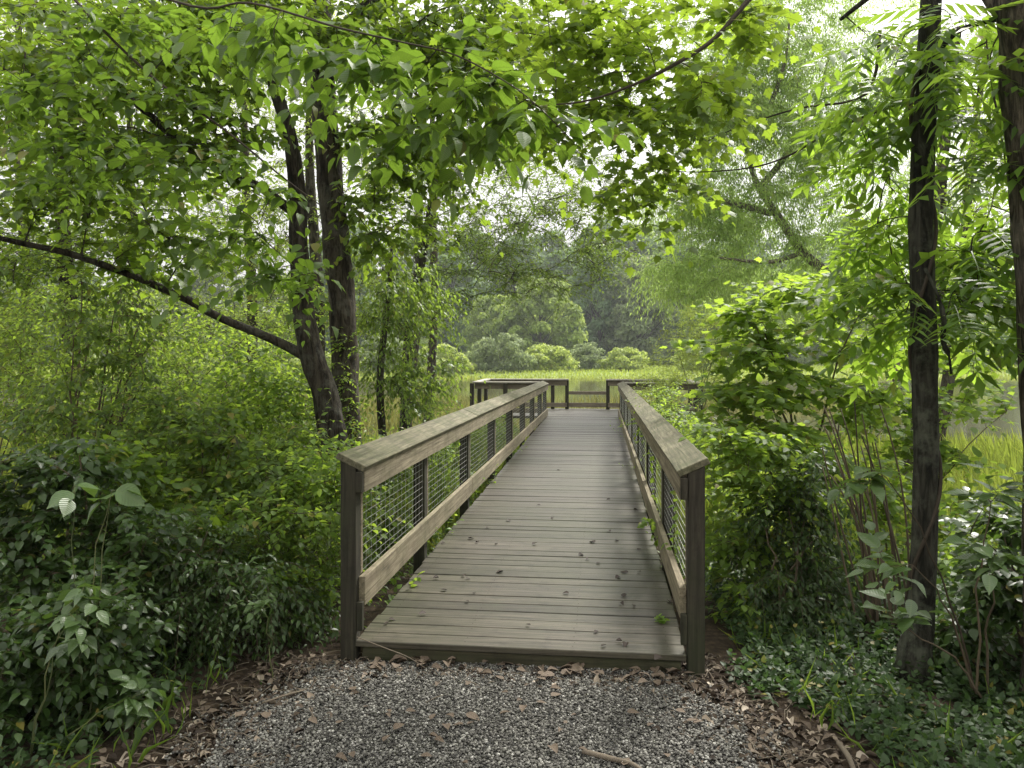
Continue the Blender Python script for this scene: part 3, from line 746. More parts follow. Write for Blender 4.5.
def spiral(c, r, z0, z1, turns, ph, n=60):
    out = []
    for i in range(n):
        f = i/(n-1); z = z0+(z1-z0)*f
        j = np.argmin(np.abs(tp3[:, 2]-z)); p = tp3[j]
        a = ph+turns*2*math.pi*f
        out.append((p[0]+r*math.cos(a), p[1]+r*math.sin(a), z))
    return out
mb = MB(); mb.tube(spiral(tp3, .071, .25, 3.3, 2.3, 2.0), .010, 6, wob=.1)
tag(mb.build('climbing_vine', M['twig'], smooth=True), 'woody vine spiralling up the slender dark trunk', 'vine')
mb = MB(); mb.tube(smooth_path([at(925, 268, 4.0), at(938, 296, 3.98), at(944, 320, 3.96), at(943, 340, 3.96), at(949, 356, 3.95), at(951, 374, 3.95)])[0], [.008]*6+[.013]*10+[.006]*5, 6, wob=.1)
tag(mb.build('hanging_vine', M['bark3'], smooth=True), 'short dark crooked vine end hanging beside the slender trunk', 'vine')

t = thing('tree', base_at(1040, 3.75), 'thick ridged brown trunk cut by the right edge', 'tree', 'trees beside the boardwalk')
Y = 3.75
tp4 = trunk(t, [at(1064, 715, Y), at(1060, 600, Y), at(1056, 450, Y), at(1048, 300, Y), at(1040, 170, Y), at(1031, 70, Y), at(1025, 0, Y), at(1018, -90, Y), at(1010, -220, Y)], [.19, .15, .138, .136, .135, .13, .128, .11, .06], M['bark4'], 18, wob=.09)
lb = trunk(t, [at(1012, 20, Y), at(985, -10, Y+.1), at(950, -60, Y+.2)], [.05, .035, .02], M['bark4'], 8, 'limb')
crown(t, np.vstack([tp4[40:], lb]), np.vstack([blob_pts([(985, 60, 4.3, 30, 50, .3, 5), (1010, 250, 4.4, 30, 60, .2, 6)]), wblob((2.0, 5.6, 6.6), (2.6, 3.0, .9), 44)]), 'pinnate', M['pinnate'], .38, nsp=3, sl=.3, nl=3, r0=.004, hang=.12, reach=.6)

# willow
t = thing('willow_tree', base_at(905, 24), 'feathery pale willow leaning left over the pond', 'tree')
Y = 24
tw = trunk(t, [at(915, 440, Y), at(885, 340, Y), at(838, 284, Y), at(803, 252, Y), at(777, 215, Y), at(757, 183, Y), at(747, 150, Y), at(738, 110, Y), at(728, 60, Y), at(722, 0, Y)], [.20, .18, .16, .14, .12, .095, .075, .06, .04, .02], M['barkw'])
wl = [trunk(t, [at(770, 213, Y), at(735, 204, Y-.8), at(700, 196, Y-1.4), at(663, 189, Y-2)], [.11, .09, .07, .03], M['barkw'], 7, 'limb'),
      trunk(t, [at(760, 188, Y), at(790, 150, Y+.5), at(815, 110, Y+.8), at(830, 50, Y+1)], [.12, .09, .07, .03], M['barkw'], 7, 'limb'),
      trunk(t, [at(745, 150, Y), at(770, 105, Y-.6), at(785, 60, Y-1), at(790, 10, Y-1.2)], [.09, .07, .05, .02], M['barkw'], 7, 'limb'),
      trunk(t, [at(803, 252, Y), at(770, 262, Y-1), at(720, 258, Y-2)], [.09, .06, .03], M['barkw'], 7, 'limb'),
      trunk(t, [at(838, 284, Y), at(850, 230, Y+.5), at(868, 180, Y+1), at(880, 120, Y+1.4)], [.14, .1, .07, .03], M['barkw'], 7, 'limb')]
crown(t, np.vstack([tw[22:]]+wl), blob_pts([
    (740, 90, 24, 60, 70, 2.5, 75), (800, 130, 24, 50, 60, 2.5, 75), (720, 110, 24, 60, 60, 2.5, 83), (790, 60, 24, 70, 60, 2.5, 83), (690, 200, 23.5, 60, 45, 2, 83), (760, 210, 24, 70, 50, 2.5, 83), (840, 150, 24.5, 60, 80, 2.5, 83),
    (700, 275, 23, 60, 35, 2, 65), (780, 290, 24, 75, 40, 2.5, 75), (860, 250, 24.5, 60, 60, 2.5, 65), (740, 20, 24, 70, 50, 2.5, 56), (930, 180, 25, 60, 90, 2.5, 46), (970, 290, 25, 70, 60, 2.5, 46), (800, -10, 25, 110, 50, 2.5, 62), (870, 40, 25, 80, 60, 2.5, 46)]),
    'willow', M['willow'], .17, nsp=12, sl=1.0, nl=13, r0=.007, droop=.45, hang=.35, reach=2.4, spread=1.0, flat=.2, jit=.5, bmat=M['greenstem'], stems=False)

for px_, y_, lab in ((-3.6, -3.2, 'tree of the wood behind the viewer, on the left of the path'), (3.4, -3.0, 'tree of the wood behind the viewer, on the right of the path'), (.6, -9.0, 'tree of the wood further back along the path')):
    t = thing('tree', (px_, y_, 0), lab, 'tree', 'trees of the wood behind the path')
    tp = trunk(t, [(px_, y_, -.1), (px_+.1, y_, 3), (px_, y_+.2, 6), (px_*.8, y_+.4, 9)], [.2, .16, .12, .05], M['bark2'], 10)
    pts = np.vstack([wblob((px_*.9, y_+.6, 6.6), (3.4, 3.2, 2.0), 60), wblob((px_*1.1, y_-.6, 2.4), (2.6, 1.2, 2.2), 40)])
    crown(t, tp[4:], pts, 'small', M['canopy'], .20, nsp=6, sl=.8, nl=7, r0=.008, reach=1.8)

# ------------------------------------------------------------------ SHRUBS AND SAPLINGS
def shrub(name, px, Y, blobs, label, tpl, mat, size, nst=5, cat='shrub', group=None, stem='stem', r=.012, sprd=.25, base=None, **k):
    b = base_at(px, Y) if base is None else np.array(base, float)
    t = thing(name, b, label, cat, group)
    pts = blob_pts(blobs); mb = MB(); pool = []
    tg = pts[rng.choice(len(pts), min(nst, len(pts)), replace=False)]
    for q in tg:
        s = b+np.array([rng.normal(0, sprd*.4), rng.normal(0, sprd*.4), -.03])
        c = s+(q-s)*np.array([.25, .25, .6])
        tt = np.linspace(0, 1, 9)[:, None]
        br = (1-tt)**2*s+2*tt*(1-tt)*c+tt**2*q+rng.normal(0, .012, (9, 3))*np.sin(tt*3.1)
        mb.tube(br, np.linspace(r, r*.3, 9), 5, cap=False); pool.append(br[2:])
    crown(t, np.vstack(pool), pts, tpl, M[mat], size, extra=mb, name='foliage', **k)
    mb.build('branchwork', M[stem], t)
    return t
G = 'undergrowth shrubs left of the boardwalk'
# bright, far left
shrub('shrub', 40, 11, [(40, 330, 11, 70, 60, 1.2, 34), (20, 400, 11, 70, 40, 1.2, 24)], 'airy yellow green shrub beyond the bare limb, nearest the left edge', 'small', 'sapling', .075, 7, group=G, nsp=7, sl=.6, nl=9, r0=.005, reach=1.4)
shrub('shrub', 150, 12, [(140, 340, 12, 80, 55, 1.4, 36), (150, 400, 12, 80, 40, 1.2, 26)], 'airy bright shrub below the middle of the bare limb', 'small', 'sapling', .075, 7, group=G, nsp=7, sl=.6, nl=9, r0=.005, reach=1.4)
shrub('shrub', 100, 8, [(90, 300, 8, 80, 40, .8, 30), (30, 350, 8, 60, 50, .8, 28), (150, 370, 8, 60, 50, .8, 28), (220, 330, 8.5, 60, 40, .8, 26)], 'loose bright shrub directly below the bare limb', 'small', 'sapling', .06, 9, group=G, nsp=7, sl=.45, nl=9, r0=.0035, reach=1.2)
shrub('shrub', 310, 10, [(300, 330, 10, 40, 60, .8, 26), (290, 400, 9.5, 40, 40, .8, 24), (330, 440, 9.5, 40, 40, .8, 20)], 'bright shrub filling the gap behind the two trunks', 'small', 'sapling', .07, 7, group=G, nsp=7, sl=.5, nl=9, r0=.004, reach=1.2)
shrub('shrub', -10, 9, [(0, 340, 9, 60, 60, 1, 26), (50, 410, 9, 60, 40, 1, 24)], 'yellow green shrub half cut by the left edge below the limb', 'oval', 'backleaf', .075, 7, group=G, nsp=7, sl=.5, nl=9, r0=.004, reach=1.2)
shrub('shrub', 210, 9, [(200, 400, 9, 60, 40, .9, 26), (120, 430, 8.5, 60, 35, .8, 24), (270, 440, 8.5, 50, 35, .8, 22)], 'fresh green shrub behind the tall leggy shrub', 'oval', 'sapling', .07, 7, group=G, nsp=7, sl=.5, nl=9, r0=.004, reach=1.2)
shrub('shrub', 250, 12.5, [(240, 390, 12.5, 70, 45, 1.3, 34), (290, 420, 12, 50, 40, 1.2, 24)], 'bright shrub seen low between the bare limb and leaning trunk', 'small', 'sapling', .075, 7, group=G, nsp=7, sl=.6, nl=9, r0=.005, reach=1.4)
shrub('shrub', -110, 7, [(-110, 400, 7, 60, 60, .8, 26), (-140, 500, 6.5, 60, 50, .7, 24), (-90, 560, 5.5, 50, 50, .5, 20)], 'green shrub just beyond the left edge', 'oval', 'fine', .07, 7, group=G, nsp=7, sl=.45, nl=8, r0=.0035)
# mid left
shrub('tall_shrub', 70, 6.2, [(100, 330, 6.2, 60, 60, .6, 26), (60, 410, 6, 60, 50, .6, 26), (130, 400, 6.2, 45, 50, .5, 20)], 'tall leggy shrub with many upright brown stems under the bare limb', 'narrow', 'fine', .07, 11, group=G, r=.014, nsp=6, sl=.4, nl=8, r0=.0035, hang=.2)
shrub('shrub', 200, 6.0, [(190, 430, 6, 60, 45, .6, 30), (240, 480, 5.8, 60, 40, .6, 30), (160, 500, 5.6, 60, 40, .5, 24)], 'mid green rounded shrub under the leaning trunk', 'oval', 'fine', .065, 8, group=G, nsp=7, sl=.4, nl=8, r0=.003)
shrub('shrub', 290, 5.8, [(290, 460, 5.9, 45, 40, .4, 24), (300, 530, 5.4, 45, 45, .4, 30), (250, 560, 5.2, 55, 40, .4, 26)], 'fine leaved shrub pressed against the left front post', 'small', 'fine', .055, 8, group=G, nsp=7, sl=.35, nl=9, r0=.003)
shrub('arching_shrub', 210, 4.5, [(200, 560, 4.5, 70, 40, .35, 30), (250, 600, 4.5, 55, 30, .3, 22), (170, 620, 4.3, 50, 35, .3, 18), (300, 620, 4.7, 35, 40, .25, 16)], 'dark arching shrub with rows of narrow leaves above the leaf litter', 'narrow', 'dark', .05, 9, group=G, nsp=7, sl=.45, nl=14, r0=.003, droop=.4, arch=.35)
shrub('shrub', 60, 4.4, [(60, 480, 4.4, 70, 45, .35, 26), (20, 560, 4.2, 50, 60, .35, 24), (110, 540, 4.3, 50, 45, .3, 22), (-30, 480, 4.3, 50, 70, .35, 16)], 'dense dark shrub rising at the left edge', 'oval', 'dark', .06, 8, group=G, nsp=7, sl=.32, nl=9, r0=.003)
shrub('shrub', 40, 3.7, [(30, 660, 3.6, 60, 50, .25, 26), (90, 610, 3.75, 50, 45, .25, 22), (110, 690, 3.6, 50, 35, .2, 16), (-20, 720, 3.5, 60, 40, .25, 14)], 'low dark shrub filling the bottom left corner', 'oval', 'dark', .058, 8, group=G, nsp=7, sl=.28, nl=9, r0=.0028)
shrub('shrub', 120, 5.2, [(110, 470, 5.0, 60, 30, .4, 18), (180, 520, 5, 50, 30, .35, 14)], 'mid height shrub of broad green leaves between dark shrubs', 'broad', 'canopy', .085, 6, group=G, nsp=5, sl=.35, nl=6, r0=.003)
shrub('tall_shrub', 260, 7.4, [(250, 380, 7.4, 50, 50, .5, 30), (290, 430, 7.2, 40, 50, .5, 30), (215, 440, 7.2, 45, 45, .5, 26)], 'tall bright bush crowding the foot of the leaning trunk', 'oval', 'sapling', .06, 8, group=G, nsp=7, sl=.42, nl=9, r0=.003)
for k_, (yy, hh, lab) in enumerate([(5.2, .95, 'low bush against the outside of the nearest left mesh bay'), (7.0, 1.05, 'low bush against the outside of the second left mesh bay'), (9.2, 1.1, 'low bush outside the left railing at its middle'), (12.0, 1.1, 'low bush outside the left railing past its middle'), (15.0, 1.0, 'low bush outside the far end of the left railing')]):
    xx = -1.348-.62+yy*.115; z0 = float(gz(xx, yy)); t = thing('bush', (xx, yy, z0), lab, 'bush', 'bushes outside the left railing')
    pts = wblob((xx, yy, z0+.35+hh*.35), (.42, .85, .30+hh*.3), 46); stems = np.array([(xx+a, yy+b, z0+c_) for a in (-.1, .1) for b in (-.4, 0, .4) for c_ in (.05, .3, .55)])
    crown(t, stems, pts, 'small' if k_ % 2 else 'oval', M['sapling' if k_ % 2 == 0 else 'fine'], .055, nsp=7, sl=.36, nl=9, r0=.003, name='foliage')
for k_, (yy, hh, lab) in enumerate([(8.0, .9, 'low bush outside the right railing behind the sapling'), (11.5, 1.0, 'low bush outside the right railing past its middle'), (15.0, 1.1, 'low bush outside the far end of the right railing')]):
    xx = .452+.85+yy*.115; z0 = float(gz(xx, yy)); t = thing('bush', (xx, yy, z0), lab, 'bush', 'bushes outside the right railing')
    pts = wblob((xx, yy, z0+.4+hh*.35), (.4, .9, .35+hh*.3), 36); stems = np.array([(xx+a, yy+b, z0+c_) for a in (-.1, .1) for b in (-.4, 0, .4) for c_ in (.05, .3, .55)])
    crown(t, stems, pts, 'oval', M['sapling'], .06, nsp=7, sl=.36, nl=9, r0=.003, name='foliage')
# pale broad leaved seedlings in front
SG = 'broad leaved seedlings'
shrub('seedling', 75, 3.35, [(75, 590, 3.35, 12, 14, .08, 3), (140, 690, 3.3, 14, 14, .06, 3), (90, 630, 3.3, 25, 20, .08, 3)], 'pale broad leaved seedling standing before the bottom left shrub', 'near', 'darkbig', .085, 3, 'seedling', SG, 'greenstem', .004, .1, nsp=2, sl=.12, nl=4, r0=.0018, hang=-.1, base=at(40, 760, 3.3))
shrub('seedling', 120, 3.5, [(110, 498, 3.5, 14, 10, .06, 2), (75, 495, 3.5, 14, 10, .06, 2)], 'seedling with two big round leaves among dark shrubs at left', 'wide', 'darkbig', .14, 3, 'seedling', SG, 'greenstem', .004, .08, nsp=1, sl=.08, nl=2, r0=.0018, base=at(90, 740, 3.5))
shrub('seedling', 265, 4.0, [(262, 600, 4.0, 14, 12, .08, 3)], 'thin pale stemmed seedling bending over the litter left of the gravel', 'near', 'darkbig', .05, 1, 'seedling', SG, 'greenstem', .004, .03, nsp=3, sl=.14, nl=4, r0=.0016, base=gnd(277, 678))
# behind the left railing
shrub('shrub', 400, 7.6, [(392, 470, 7.0, 28, 40, .35, 26), (425, 450, 8.2, 30, 35, .5, 24), (385, 530, 6.4, 26, 40, .25, 22)], 'leafy bush showing through the nearest wire mesh bays', 'small', 'fine', .055, 8, group=G, nsp=7, sl=.35, nl=9, r0=.003, base=(-1.95, 6.9, float(gz(-1.95, 6.9))))
shrub('shrub', 450, 12, [(455, 440, 12, 28, 22, .7, 24), (480, 425, 14, 25, 16, .8, 20), (430, 410, 12.5, 30, 25, .8, 22)], 'bush showing through the far bays of the left railing', 'small', 'sapling', .06, 7, group=G, nsp=7, sl=.4, nl=8, r0=.003)

RG = 'undergrowth right of the boardwalk'
shrub('maple_sapling', 810, 6.6, [(800, 300, 6.6, 80, 30, .7, 20), (755, 345, 6.4, 50, 30, .5, 16), (860, 335, 6.8, 70, 40, .7, 20), (740, 395, 6.2, 34, 26, .4, 12), (825, 395, 6.4, 70, 30, .6, 18), (780, 440, 6.0, 50, 22, .4, 11), (730, 330, 7.2, 40, 24, .4, 8)], 'wide bright maple sapling of layered leaves beside the right railing', 'maple', 'sapling', .09, 7, 'sapling', RG, 'stem', .016, .2, nsp=6, sl=.42, nl=7, r0=.0032, hang=-.08, flat=.88, njit=.25)
shrub('sapling', 755, 5.6, [(750, 440, 5.4, 34, 22, .3, 12), (770, 490, 5.2, 45, 26, .3, 14), (738, 530, 5.2, 22, 40, .25, 12), (745, 600, 5.0, 22, 36, .25, 12), (810, 470, 5.6, 40, 26, .3, 12)], 'lower bright green sapling close behind the right front post', 'oval', 'sapling', .072, 6, 'sapling', RG, 'stem', .010, .2, nsp=6, sl=.38, nl=8, r0=.0028, flat=.8)
shrub('sapling', 900, 7.6, [(880, 400, 7.6, 60, 30, .6, 18), (960, 350, 7.8, 50, 25, .6, 8), (920, 450, 7.4, 50, 24, .6, 12), (975, 400, 7.6, 40, 24, .5, 9)], 'airy bright sapling right behind the slender trunk', 'maple', 'sapling', .085, 6, 'sapling', RG, 'stem', .012, .2, nsp=6, sl=.42, nl=7, r0=.003, hang=-.08, flat=.88, njit=.25)
shrub('shrub', 970, 6.5, [(970, 500, 6.5, 60, 22, .6, 10), (890, 490, 6.5, 50, 40, .5, 18), (975, 560, 6, 60, 40, .5, 18), (880, 560, 6, 30, 40, .4, 12)], 'open bright sapling between the slender trunk and right edge', 'oval', 'sapling', .09, 7, 'sapling', RG, 'stem', .012, .25, nsp=5, sl=.4, nl=6, r0=.003)
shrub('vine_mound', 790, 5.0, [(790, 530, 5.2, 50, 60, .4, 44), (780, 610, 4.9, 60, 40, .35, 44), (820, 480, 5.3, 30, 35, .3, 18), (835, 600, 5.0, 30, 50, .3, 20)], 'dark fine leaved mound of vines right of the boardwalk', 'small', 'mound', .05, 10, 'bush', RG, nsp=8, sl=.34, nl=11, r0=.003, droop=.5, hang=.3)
shrub('shrub', 680, 9, [(670, 420, 9, 28, 30, .5, 20), (700, 440, 8, 28, 30, .5, 18), (660, 400, 11, 20, 18, .6, 14)], 'pale bush leaning on the far part of the right railing', 'small', 'sapling', .06, 6, group=RG, nsp=7, sl=.38, nl=8, r0=.003, base=(1.95, 9.2, float(gz(1.95, 9.2))))
# thin brown stems
for k, (bx_, sp, lab) in enumerate([(872, 22, 'clump of thin bare brown stems beside the dark mound'), (900, 10, 'few thin bare stems just left of the slender trunk')]):
    b = base_at(bx_, 4.7); t = MB()
    for i in range(12 if k == 0 else 6):
        top = at(bx_-30+random.uniform(-sp, sp), 420+random.uniform(-20, 60), 4.7+random.uniform(-.2, .3))
        s = b+np.array([random.uniform(-.12, .12), random.uniform(-.12, .12), -.03])
        c = (s+top)/2+np.array([.10, 0, .1])+rng.normal(0, .05, 3)
        tt = np.linspace(0, 1, 9)[:, None]
        t.tube((1-tt)**2*s+2*tt*(1-tt)*c+tt**2*top, np.linspace(.009, .004, 9), 5)
    tag(t.build('bare_stem_clump', M['stem'], smooth=True), lab, 'stems', 'bare stem clumps')
# broad pale leaves in front of the slender trunk
shrub('pawpaw_sapling', 960, 3.7, [(875, 475, 3.5, 35, 8, .12, 3), (960, 495, 3.6, 55, 10, .12, 4), (900, 560, 3.5, 40, 10, .12, 3), (985, 540, 3.5, 35, 20, .12, 3), (890, 610, 3.6, 40, 14, .1, 3)],
      'sapling with large pale drooping leaves in front of the slender trunk', 'near', 'darkbig', .115, 5, 'sapling', RG, 'stem', .007, .1, nsp=2, sl=.2, nl=4, r0=.0022, droop=.05, hang=-.22, jit=.2, njit=.15, flat=.92, base=at(985, 690, 3.75))
shrub('shrub', 1010, 4.2, [(1010, 600, 4.2, 40, 50, .3, 20), (1000, 520, 4.4, 35, 40, .3, 12), (960, 640, 4.3, 50, 25, .25, 14)], 'dark leafy shrub at the foot of the ridged trunk', 'oval', 'dark', .07, 6, group=RG, nsp=6, sl=.3, nl=7, r0=.003)

# ivy on the straight trunk
pts = []; 
t = thing('ivy', base_at(350, 7.3), 'pale leaved ivy climbing the foot of the straight trunk', 'vine')
P = np.array([at(345+random.uniform(-14, 18), random.uniform(330, 480), 7.30+random.uniform(-.03, .05)) for _ in range(50)])
V = np.array([at(350, y_, 7.33) for y_ in range(500, 330, -10)])
crown(t, V, P, 'small', M['sapling'], .05, nsp=3, sl=.15, nl=5, r0=.003, name='foliage')

# ------------------------------------------------------------------ ground cover
def scatter_plants(name, fn, n, size, tpl, mat, label, h=.10, nl=6):
    S = fn(n); D = rng.normal(0, .5, (n, 3)); D[:, 2] = 1
    Ln = rng.uniform(.5, 1.3, n)*h
    P, A, Nr, sz, e1, e2 = spray_leaves(S, D, Ln, nl, size, fwd=.25, side=1, down=.1, droop=.0, jit=.35, njit=.3)
    return tag(leaves(name, tpl, P, A, Nr, sz, M[mat]), label, kind='stuff')
def right_area(n):
    x = rng.uniform(1.0, 3.6, n*3); y = rng.uniform(2.9, 6.5, n*3)
    keep = (x > 1.24+.34*np.maximum(0, 4.0-y)+.1*np.sin(y*6)) & ((y < 4.4) | (x > .55+.115*y+.25))
    x, y = x[keep][:n], y[keep][:n]; return np.stack([x, y, gz(x, y)], -1)
o = right_area(10); 
def left_area(n):
    x = rng.uniform(-4.2, -1.0, n*3); y = rng.uniform(2.9, 6.5, n*3)
    keep = (x < -1.62+.12*np.sin(y*5)-.15*np.maximum(0, 3.8-y)) & ((y < 4.4) | (x < -1.5+.115*y-.75))
    x, y = x[keep][:n], y[keep][:n]; return np.stack([x, y, gz(x, y)], -1)
def fit(fn):
    def g(n):
        out = np.zeros((0, 3))
        while len(out) < n: out = np.vstack([out, fn(n)])
        return out[:n]
    return g
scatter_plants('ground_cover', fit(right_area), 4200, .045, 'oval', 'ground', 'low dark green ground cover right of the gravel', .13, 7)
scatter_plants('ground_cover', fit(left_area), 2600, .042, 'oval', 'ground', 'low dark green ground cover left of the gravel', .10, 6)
def under_area(n):
    y = rng.uniform(5.0, 19, n*2); s = rng.uniform(size=n*2) < .5
    x = np.where(s, -1.55+.115*y-rng.uniform(.05, 6, n*2), .62+.115*y+rng.uniform(.05, 6, n*2))
    return np.stack([x, y, gz(x, y)], -1)[:n]
scatter_plants('undergrowth', fit(under_area), 9000, .07, 'small', 'fine', 'tangled low undergrowth on both sides of the boardwalk', .45, 9)

def edge_area(n):
    y = rng.uniform(3.0, 4.6, n); s_ = rng.uniform(size=n) < .5
    x = np.where(s_, -1.5-np.abs(rng.normal(0, .3, n)), 1.3+np.abs(rng.normal(0, .35, n))+.2*np.maximum(0, 4-y))
    return np.stack([x, y, gz(x, y)], -1)
S = edge_area(200); n_ = 200
A = np.stack([rng.normal(0, .5, n_), rng.normal(0, .5, n_), np.ones(n_)], -1)
V_, F_, U_ = TP['lance']; TP['blade'] = (V_*np.array([1, .13, 2.4]), F_, U_)
tag(leaves('grass_blades', 'blade', S, A, rng.normal(0, 1, (n_, 3)), rng.uniform(.08, .24, n_), M['sprout']), 'thin grass blades growing along the litter edges', kind='stuff')
mb = MB()
for i in range(70):
    p = fit(under_area)(1)[0]; h_ = random.uniform(.3, .9)
    q = p+np.array([random.gauss(0, .22), random.gauss(0, .22), 1])*h_
    mb.tube([p, (p+q)/2+rng.normal(0, .03, 3), q, q+np.array([random.gauss(0, .1), random.gauss(0, .1), random.uniform(-.08, .05)])], [.0035, .003, .002, .001], 4)
tag(mb.build('dead_stalks', M['stick']), 'dry dead stalks standing in the undergrowth', kind='stuff')

# leaf litter
def litter(n, fn, size, zs=(.6, 2.2)):
    P = fn(n); A = rng.normal(0, 1, (n, 3)); A[:, 2] *= .15
    Nr = UP+rng.normal(0, .35, (n, 3)); P[:, 2] += .012
    return P, A, Nr, size*rng.uniform(.5, 1.4, n), rng.uniform(*zs, n)
def litter_area(n):
    out = []
    while len(out) < n:
        y = random.uniform(2.6, 4.35); side = random.random()
        if side < .36: x = -1.25+.24*float(sst(3.2, 4.2, y))-random.gauss(.10, .20)
        elif side < .72: x = 1.02-.22*float(sst(3.2, 4.2, y))+random.gauss(.14, .20)
        else: x = random.uniform(-1.2, 1.0); y = 4.17-abs(random.gauss(0, .10))-.115*(x+.45)
        out.append((x, y, float(gz(x, y))))
    return np.array(out)
P, A, Nr, sz, zs = litter(2900, litter_area, .043, (.3, 1.8))
tag(leaves('leaf_litter', 'dead', P, A, Nr, sz, M['deadleaf'], zs=zs), 'brown leaf litter along the gravel edges', kind='stuff')
mb = MB()
for i in range(800):
    p = litter_area(1)[0]; a = random.uniform(0, 6.28); l = random.uniform(.04, .16)
    d = np.array([math.cos(a), math.sin(a), random.uniform(-.08, .12)])*l
    mb.tube([p+UP*.015, p+d*.5+UP*.02+rng.normal(0, .006, 3), p+d+UP*.012], [.0028, .0022, .0012], 4)
tag(mb.build('twig_litter', M['stick']), 'small broken twigs among the leaf litter', kind='stuff')

# single dead leaves
def dead_leaf(x, y, z, s, mat, label, group):
    o = leaves('dead_leaf', 'dead', np.zeros((1, 3)), np.array([[1., 0, 0]]), np.array([[0, 0, 1.]]), np.array([s]), mat, zs=np.array([random.uniform(.2, 1.3)]))
    o.location = (x, y, z); o.rotation_euler = (random.uniform(-.25, .25), random.uniform(-.2, .2), random.uniform(0, 6.28))
    tag(o, label, 'leaf', group)
dk = [(350,527),(347,521),(350,580),(255,610),(355,430),(400,405),(368,563),(165,625),(165,633),(285,525),(720,522),(740,512),(763,510),(762,458),(717,437),(692,410),(728,572),(720,585),(675,690),(725,678),(735,681),(822,620),(665,652),(645,478),(665,490),(598,563),(510,445),(425,445),(305,555),(455,388),(697,335),(575,265),(752,590),(660,440),(835,580),(815,712),(440,510),(560,380),(300,440),(380,440),(620,470),(505,640),(752,360),(530,350)]
for zx, zy in dk:
    p = gnd(320+zx/2.4, 360+zy/2.4, DZ)
    dead_leaf(p[0], p[1], DZ+.008, random.uniform(.032, .07), M['deadleaf_deck'], 'small dark dead leaf lying on the deck boards', 'dead leaves on the deck')
for zx, zy in [(500,90),(540,85),(595,88),(620,95),(575,112),(740,90),(830,105),(905,135),(455,100),(380,85),(470,130),(735,110),(665,118),(215,200),(265,278),(745,262),(690,255),(405,185),(130,200),(525,190),(990,205),(965,265),(830,120),(880,125)]:
    p = gnd(200+zx/1.97, 620+zy/1.97, .02)
    dead_leaf(p[0], p[1], .036, random.uniform(.04, .085), M['deadleaf'], 'pale brown curled dead leaf lying on the gravel', 'dead leaves on the gravel')
for k_ in range(46):
    u_ = random.uniform(-1.32, .44); v_ = V0-abs(random.gauss(.05, .05)); q_ = np.array([u_*CS+v_*SN, -u_*SN+v_*CS])
    dead_leaf(q_[0], q_[1], .032+random.uniform(0, .012), random.uniform(.05, .10), M['deadleaf'], 'tan dead leaf blown against the front edge of the deck', 'dead leaves at the deck edge')
for k_ in range(40):
    y_ = random.uniform(3.1, 4.1); x_ = random.uniform(-1.0, .8)
    dead_leaf(x_, y_, .034, random.uniform(.03, .065), M['deadleaf'], 'pale brown curled dead leaf lying on the gravel', 'dead leaves on the gravel')
def stick(pts, r, label, mat='stick'):
    mb = MB(); P, rr = smooth_path(pts, r, 5); mb.tube(P, rr, 6, wob=.12)
    tag(mb.build('stick', M[mat], smooth=True), label, 'stick')
stick([gnd(583, 751, .035), gnd(605, 757, .04), gnd(632, 764, .035), gnd(648, 775, .03)], [.011, .012, .009, .005], 'short thick stick lying on the gravel at the bottom')
stick([gnd(838, 742, .035), gnd(850, 760, .03), gnd(858, 785, .03)], [.011, .012, .010], 'pale stick lying in the leaf litter at lower right')
stick([at(357, 637, 4.17), at(385, 648, 4.05), at(408, 657, 3.98), at(425, 668, 4.0)], [.003, .003, .0025, .002], 'thin bent twig drooping over the left front deck corner')
stick([gnd(262, 703, .03), gnd(290, 694, .04), gnd(305, 690, .03)], [.005, .005, .003], 'thin pale twig lying left of the gravel')

# sprouts through the deck and vines on the mesh
def sprout(p, h, n, label, size=.05, tpl='oval', lean=(0, 0)):
    t = thing('sprout', p, label, 'sprout', 'sprouts along the boardwalk')
    S = []; D = []
    for i in range(n):
        S.append(np.array(p)+rng.normal(0, .02, 3)*np.array([1, 1, 0])); D.append((lean[0]+random.gauss(0, .35), lean[1]+random.gauss(0, .35), 1))
    S = np.array(S); Ln = h*rng.uniform(.6, 1.2, n)
    P, A, Nr, sz, e1, e2 = spray_leaves(S, np.array(D), Ln, 6, size, droop=.25)
    V, Q = thin_tubes(S, e1, e2, .0018)
    me = mesh_np('stem', V, Q.ravel(), np.arange(len(Q))*4, np.full(len(Q), 4)); link('stem', me, M['greenstem'], t)
    leaves('foliage', tpl, P, A, Nr, sz, M['sprout'], t)
def bwl(x, y, z):   # boardwalk frame to world
    return np.array([ox+x*CS+y*SN, oy-x*SN+y*CS, z])
sprout(bwl(-HW-.03, 1.0, -.02), .34, 7, 'leafy sprout poking under the left bottom rail, nearest the front', .055)
sprout(bwl(-HW-.03, 2.6, -.02), .40, 7, 'leafy sprout under the left bottom rail past the second post', .05)
sprout(bwl(-HW-.02, 5.2, -.05), .55, 9, 'sprout rising through the left railing midway along', .05)
sprout(bwl(-HW-.02, 8.2, -.05), .55, 9, 'sprout rising through the far part of the left railing', .05)
sprout(bwl(HW+.01, 10.5, -.05), .9, 12, 'tall sprout climbing the far end of the right railing', .06)
sprout(bwl(HW+.01, 6.5, -.05), .45, 7, 'small sprout low on the right railing midway along', .045)
sprout(bwl(HW-.12, .5, DZ), .05, 3, 'tiny green sprout lying on the right front deck boards', .04, lean=(1, .5))
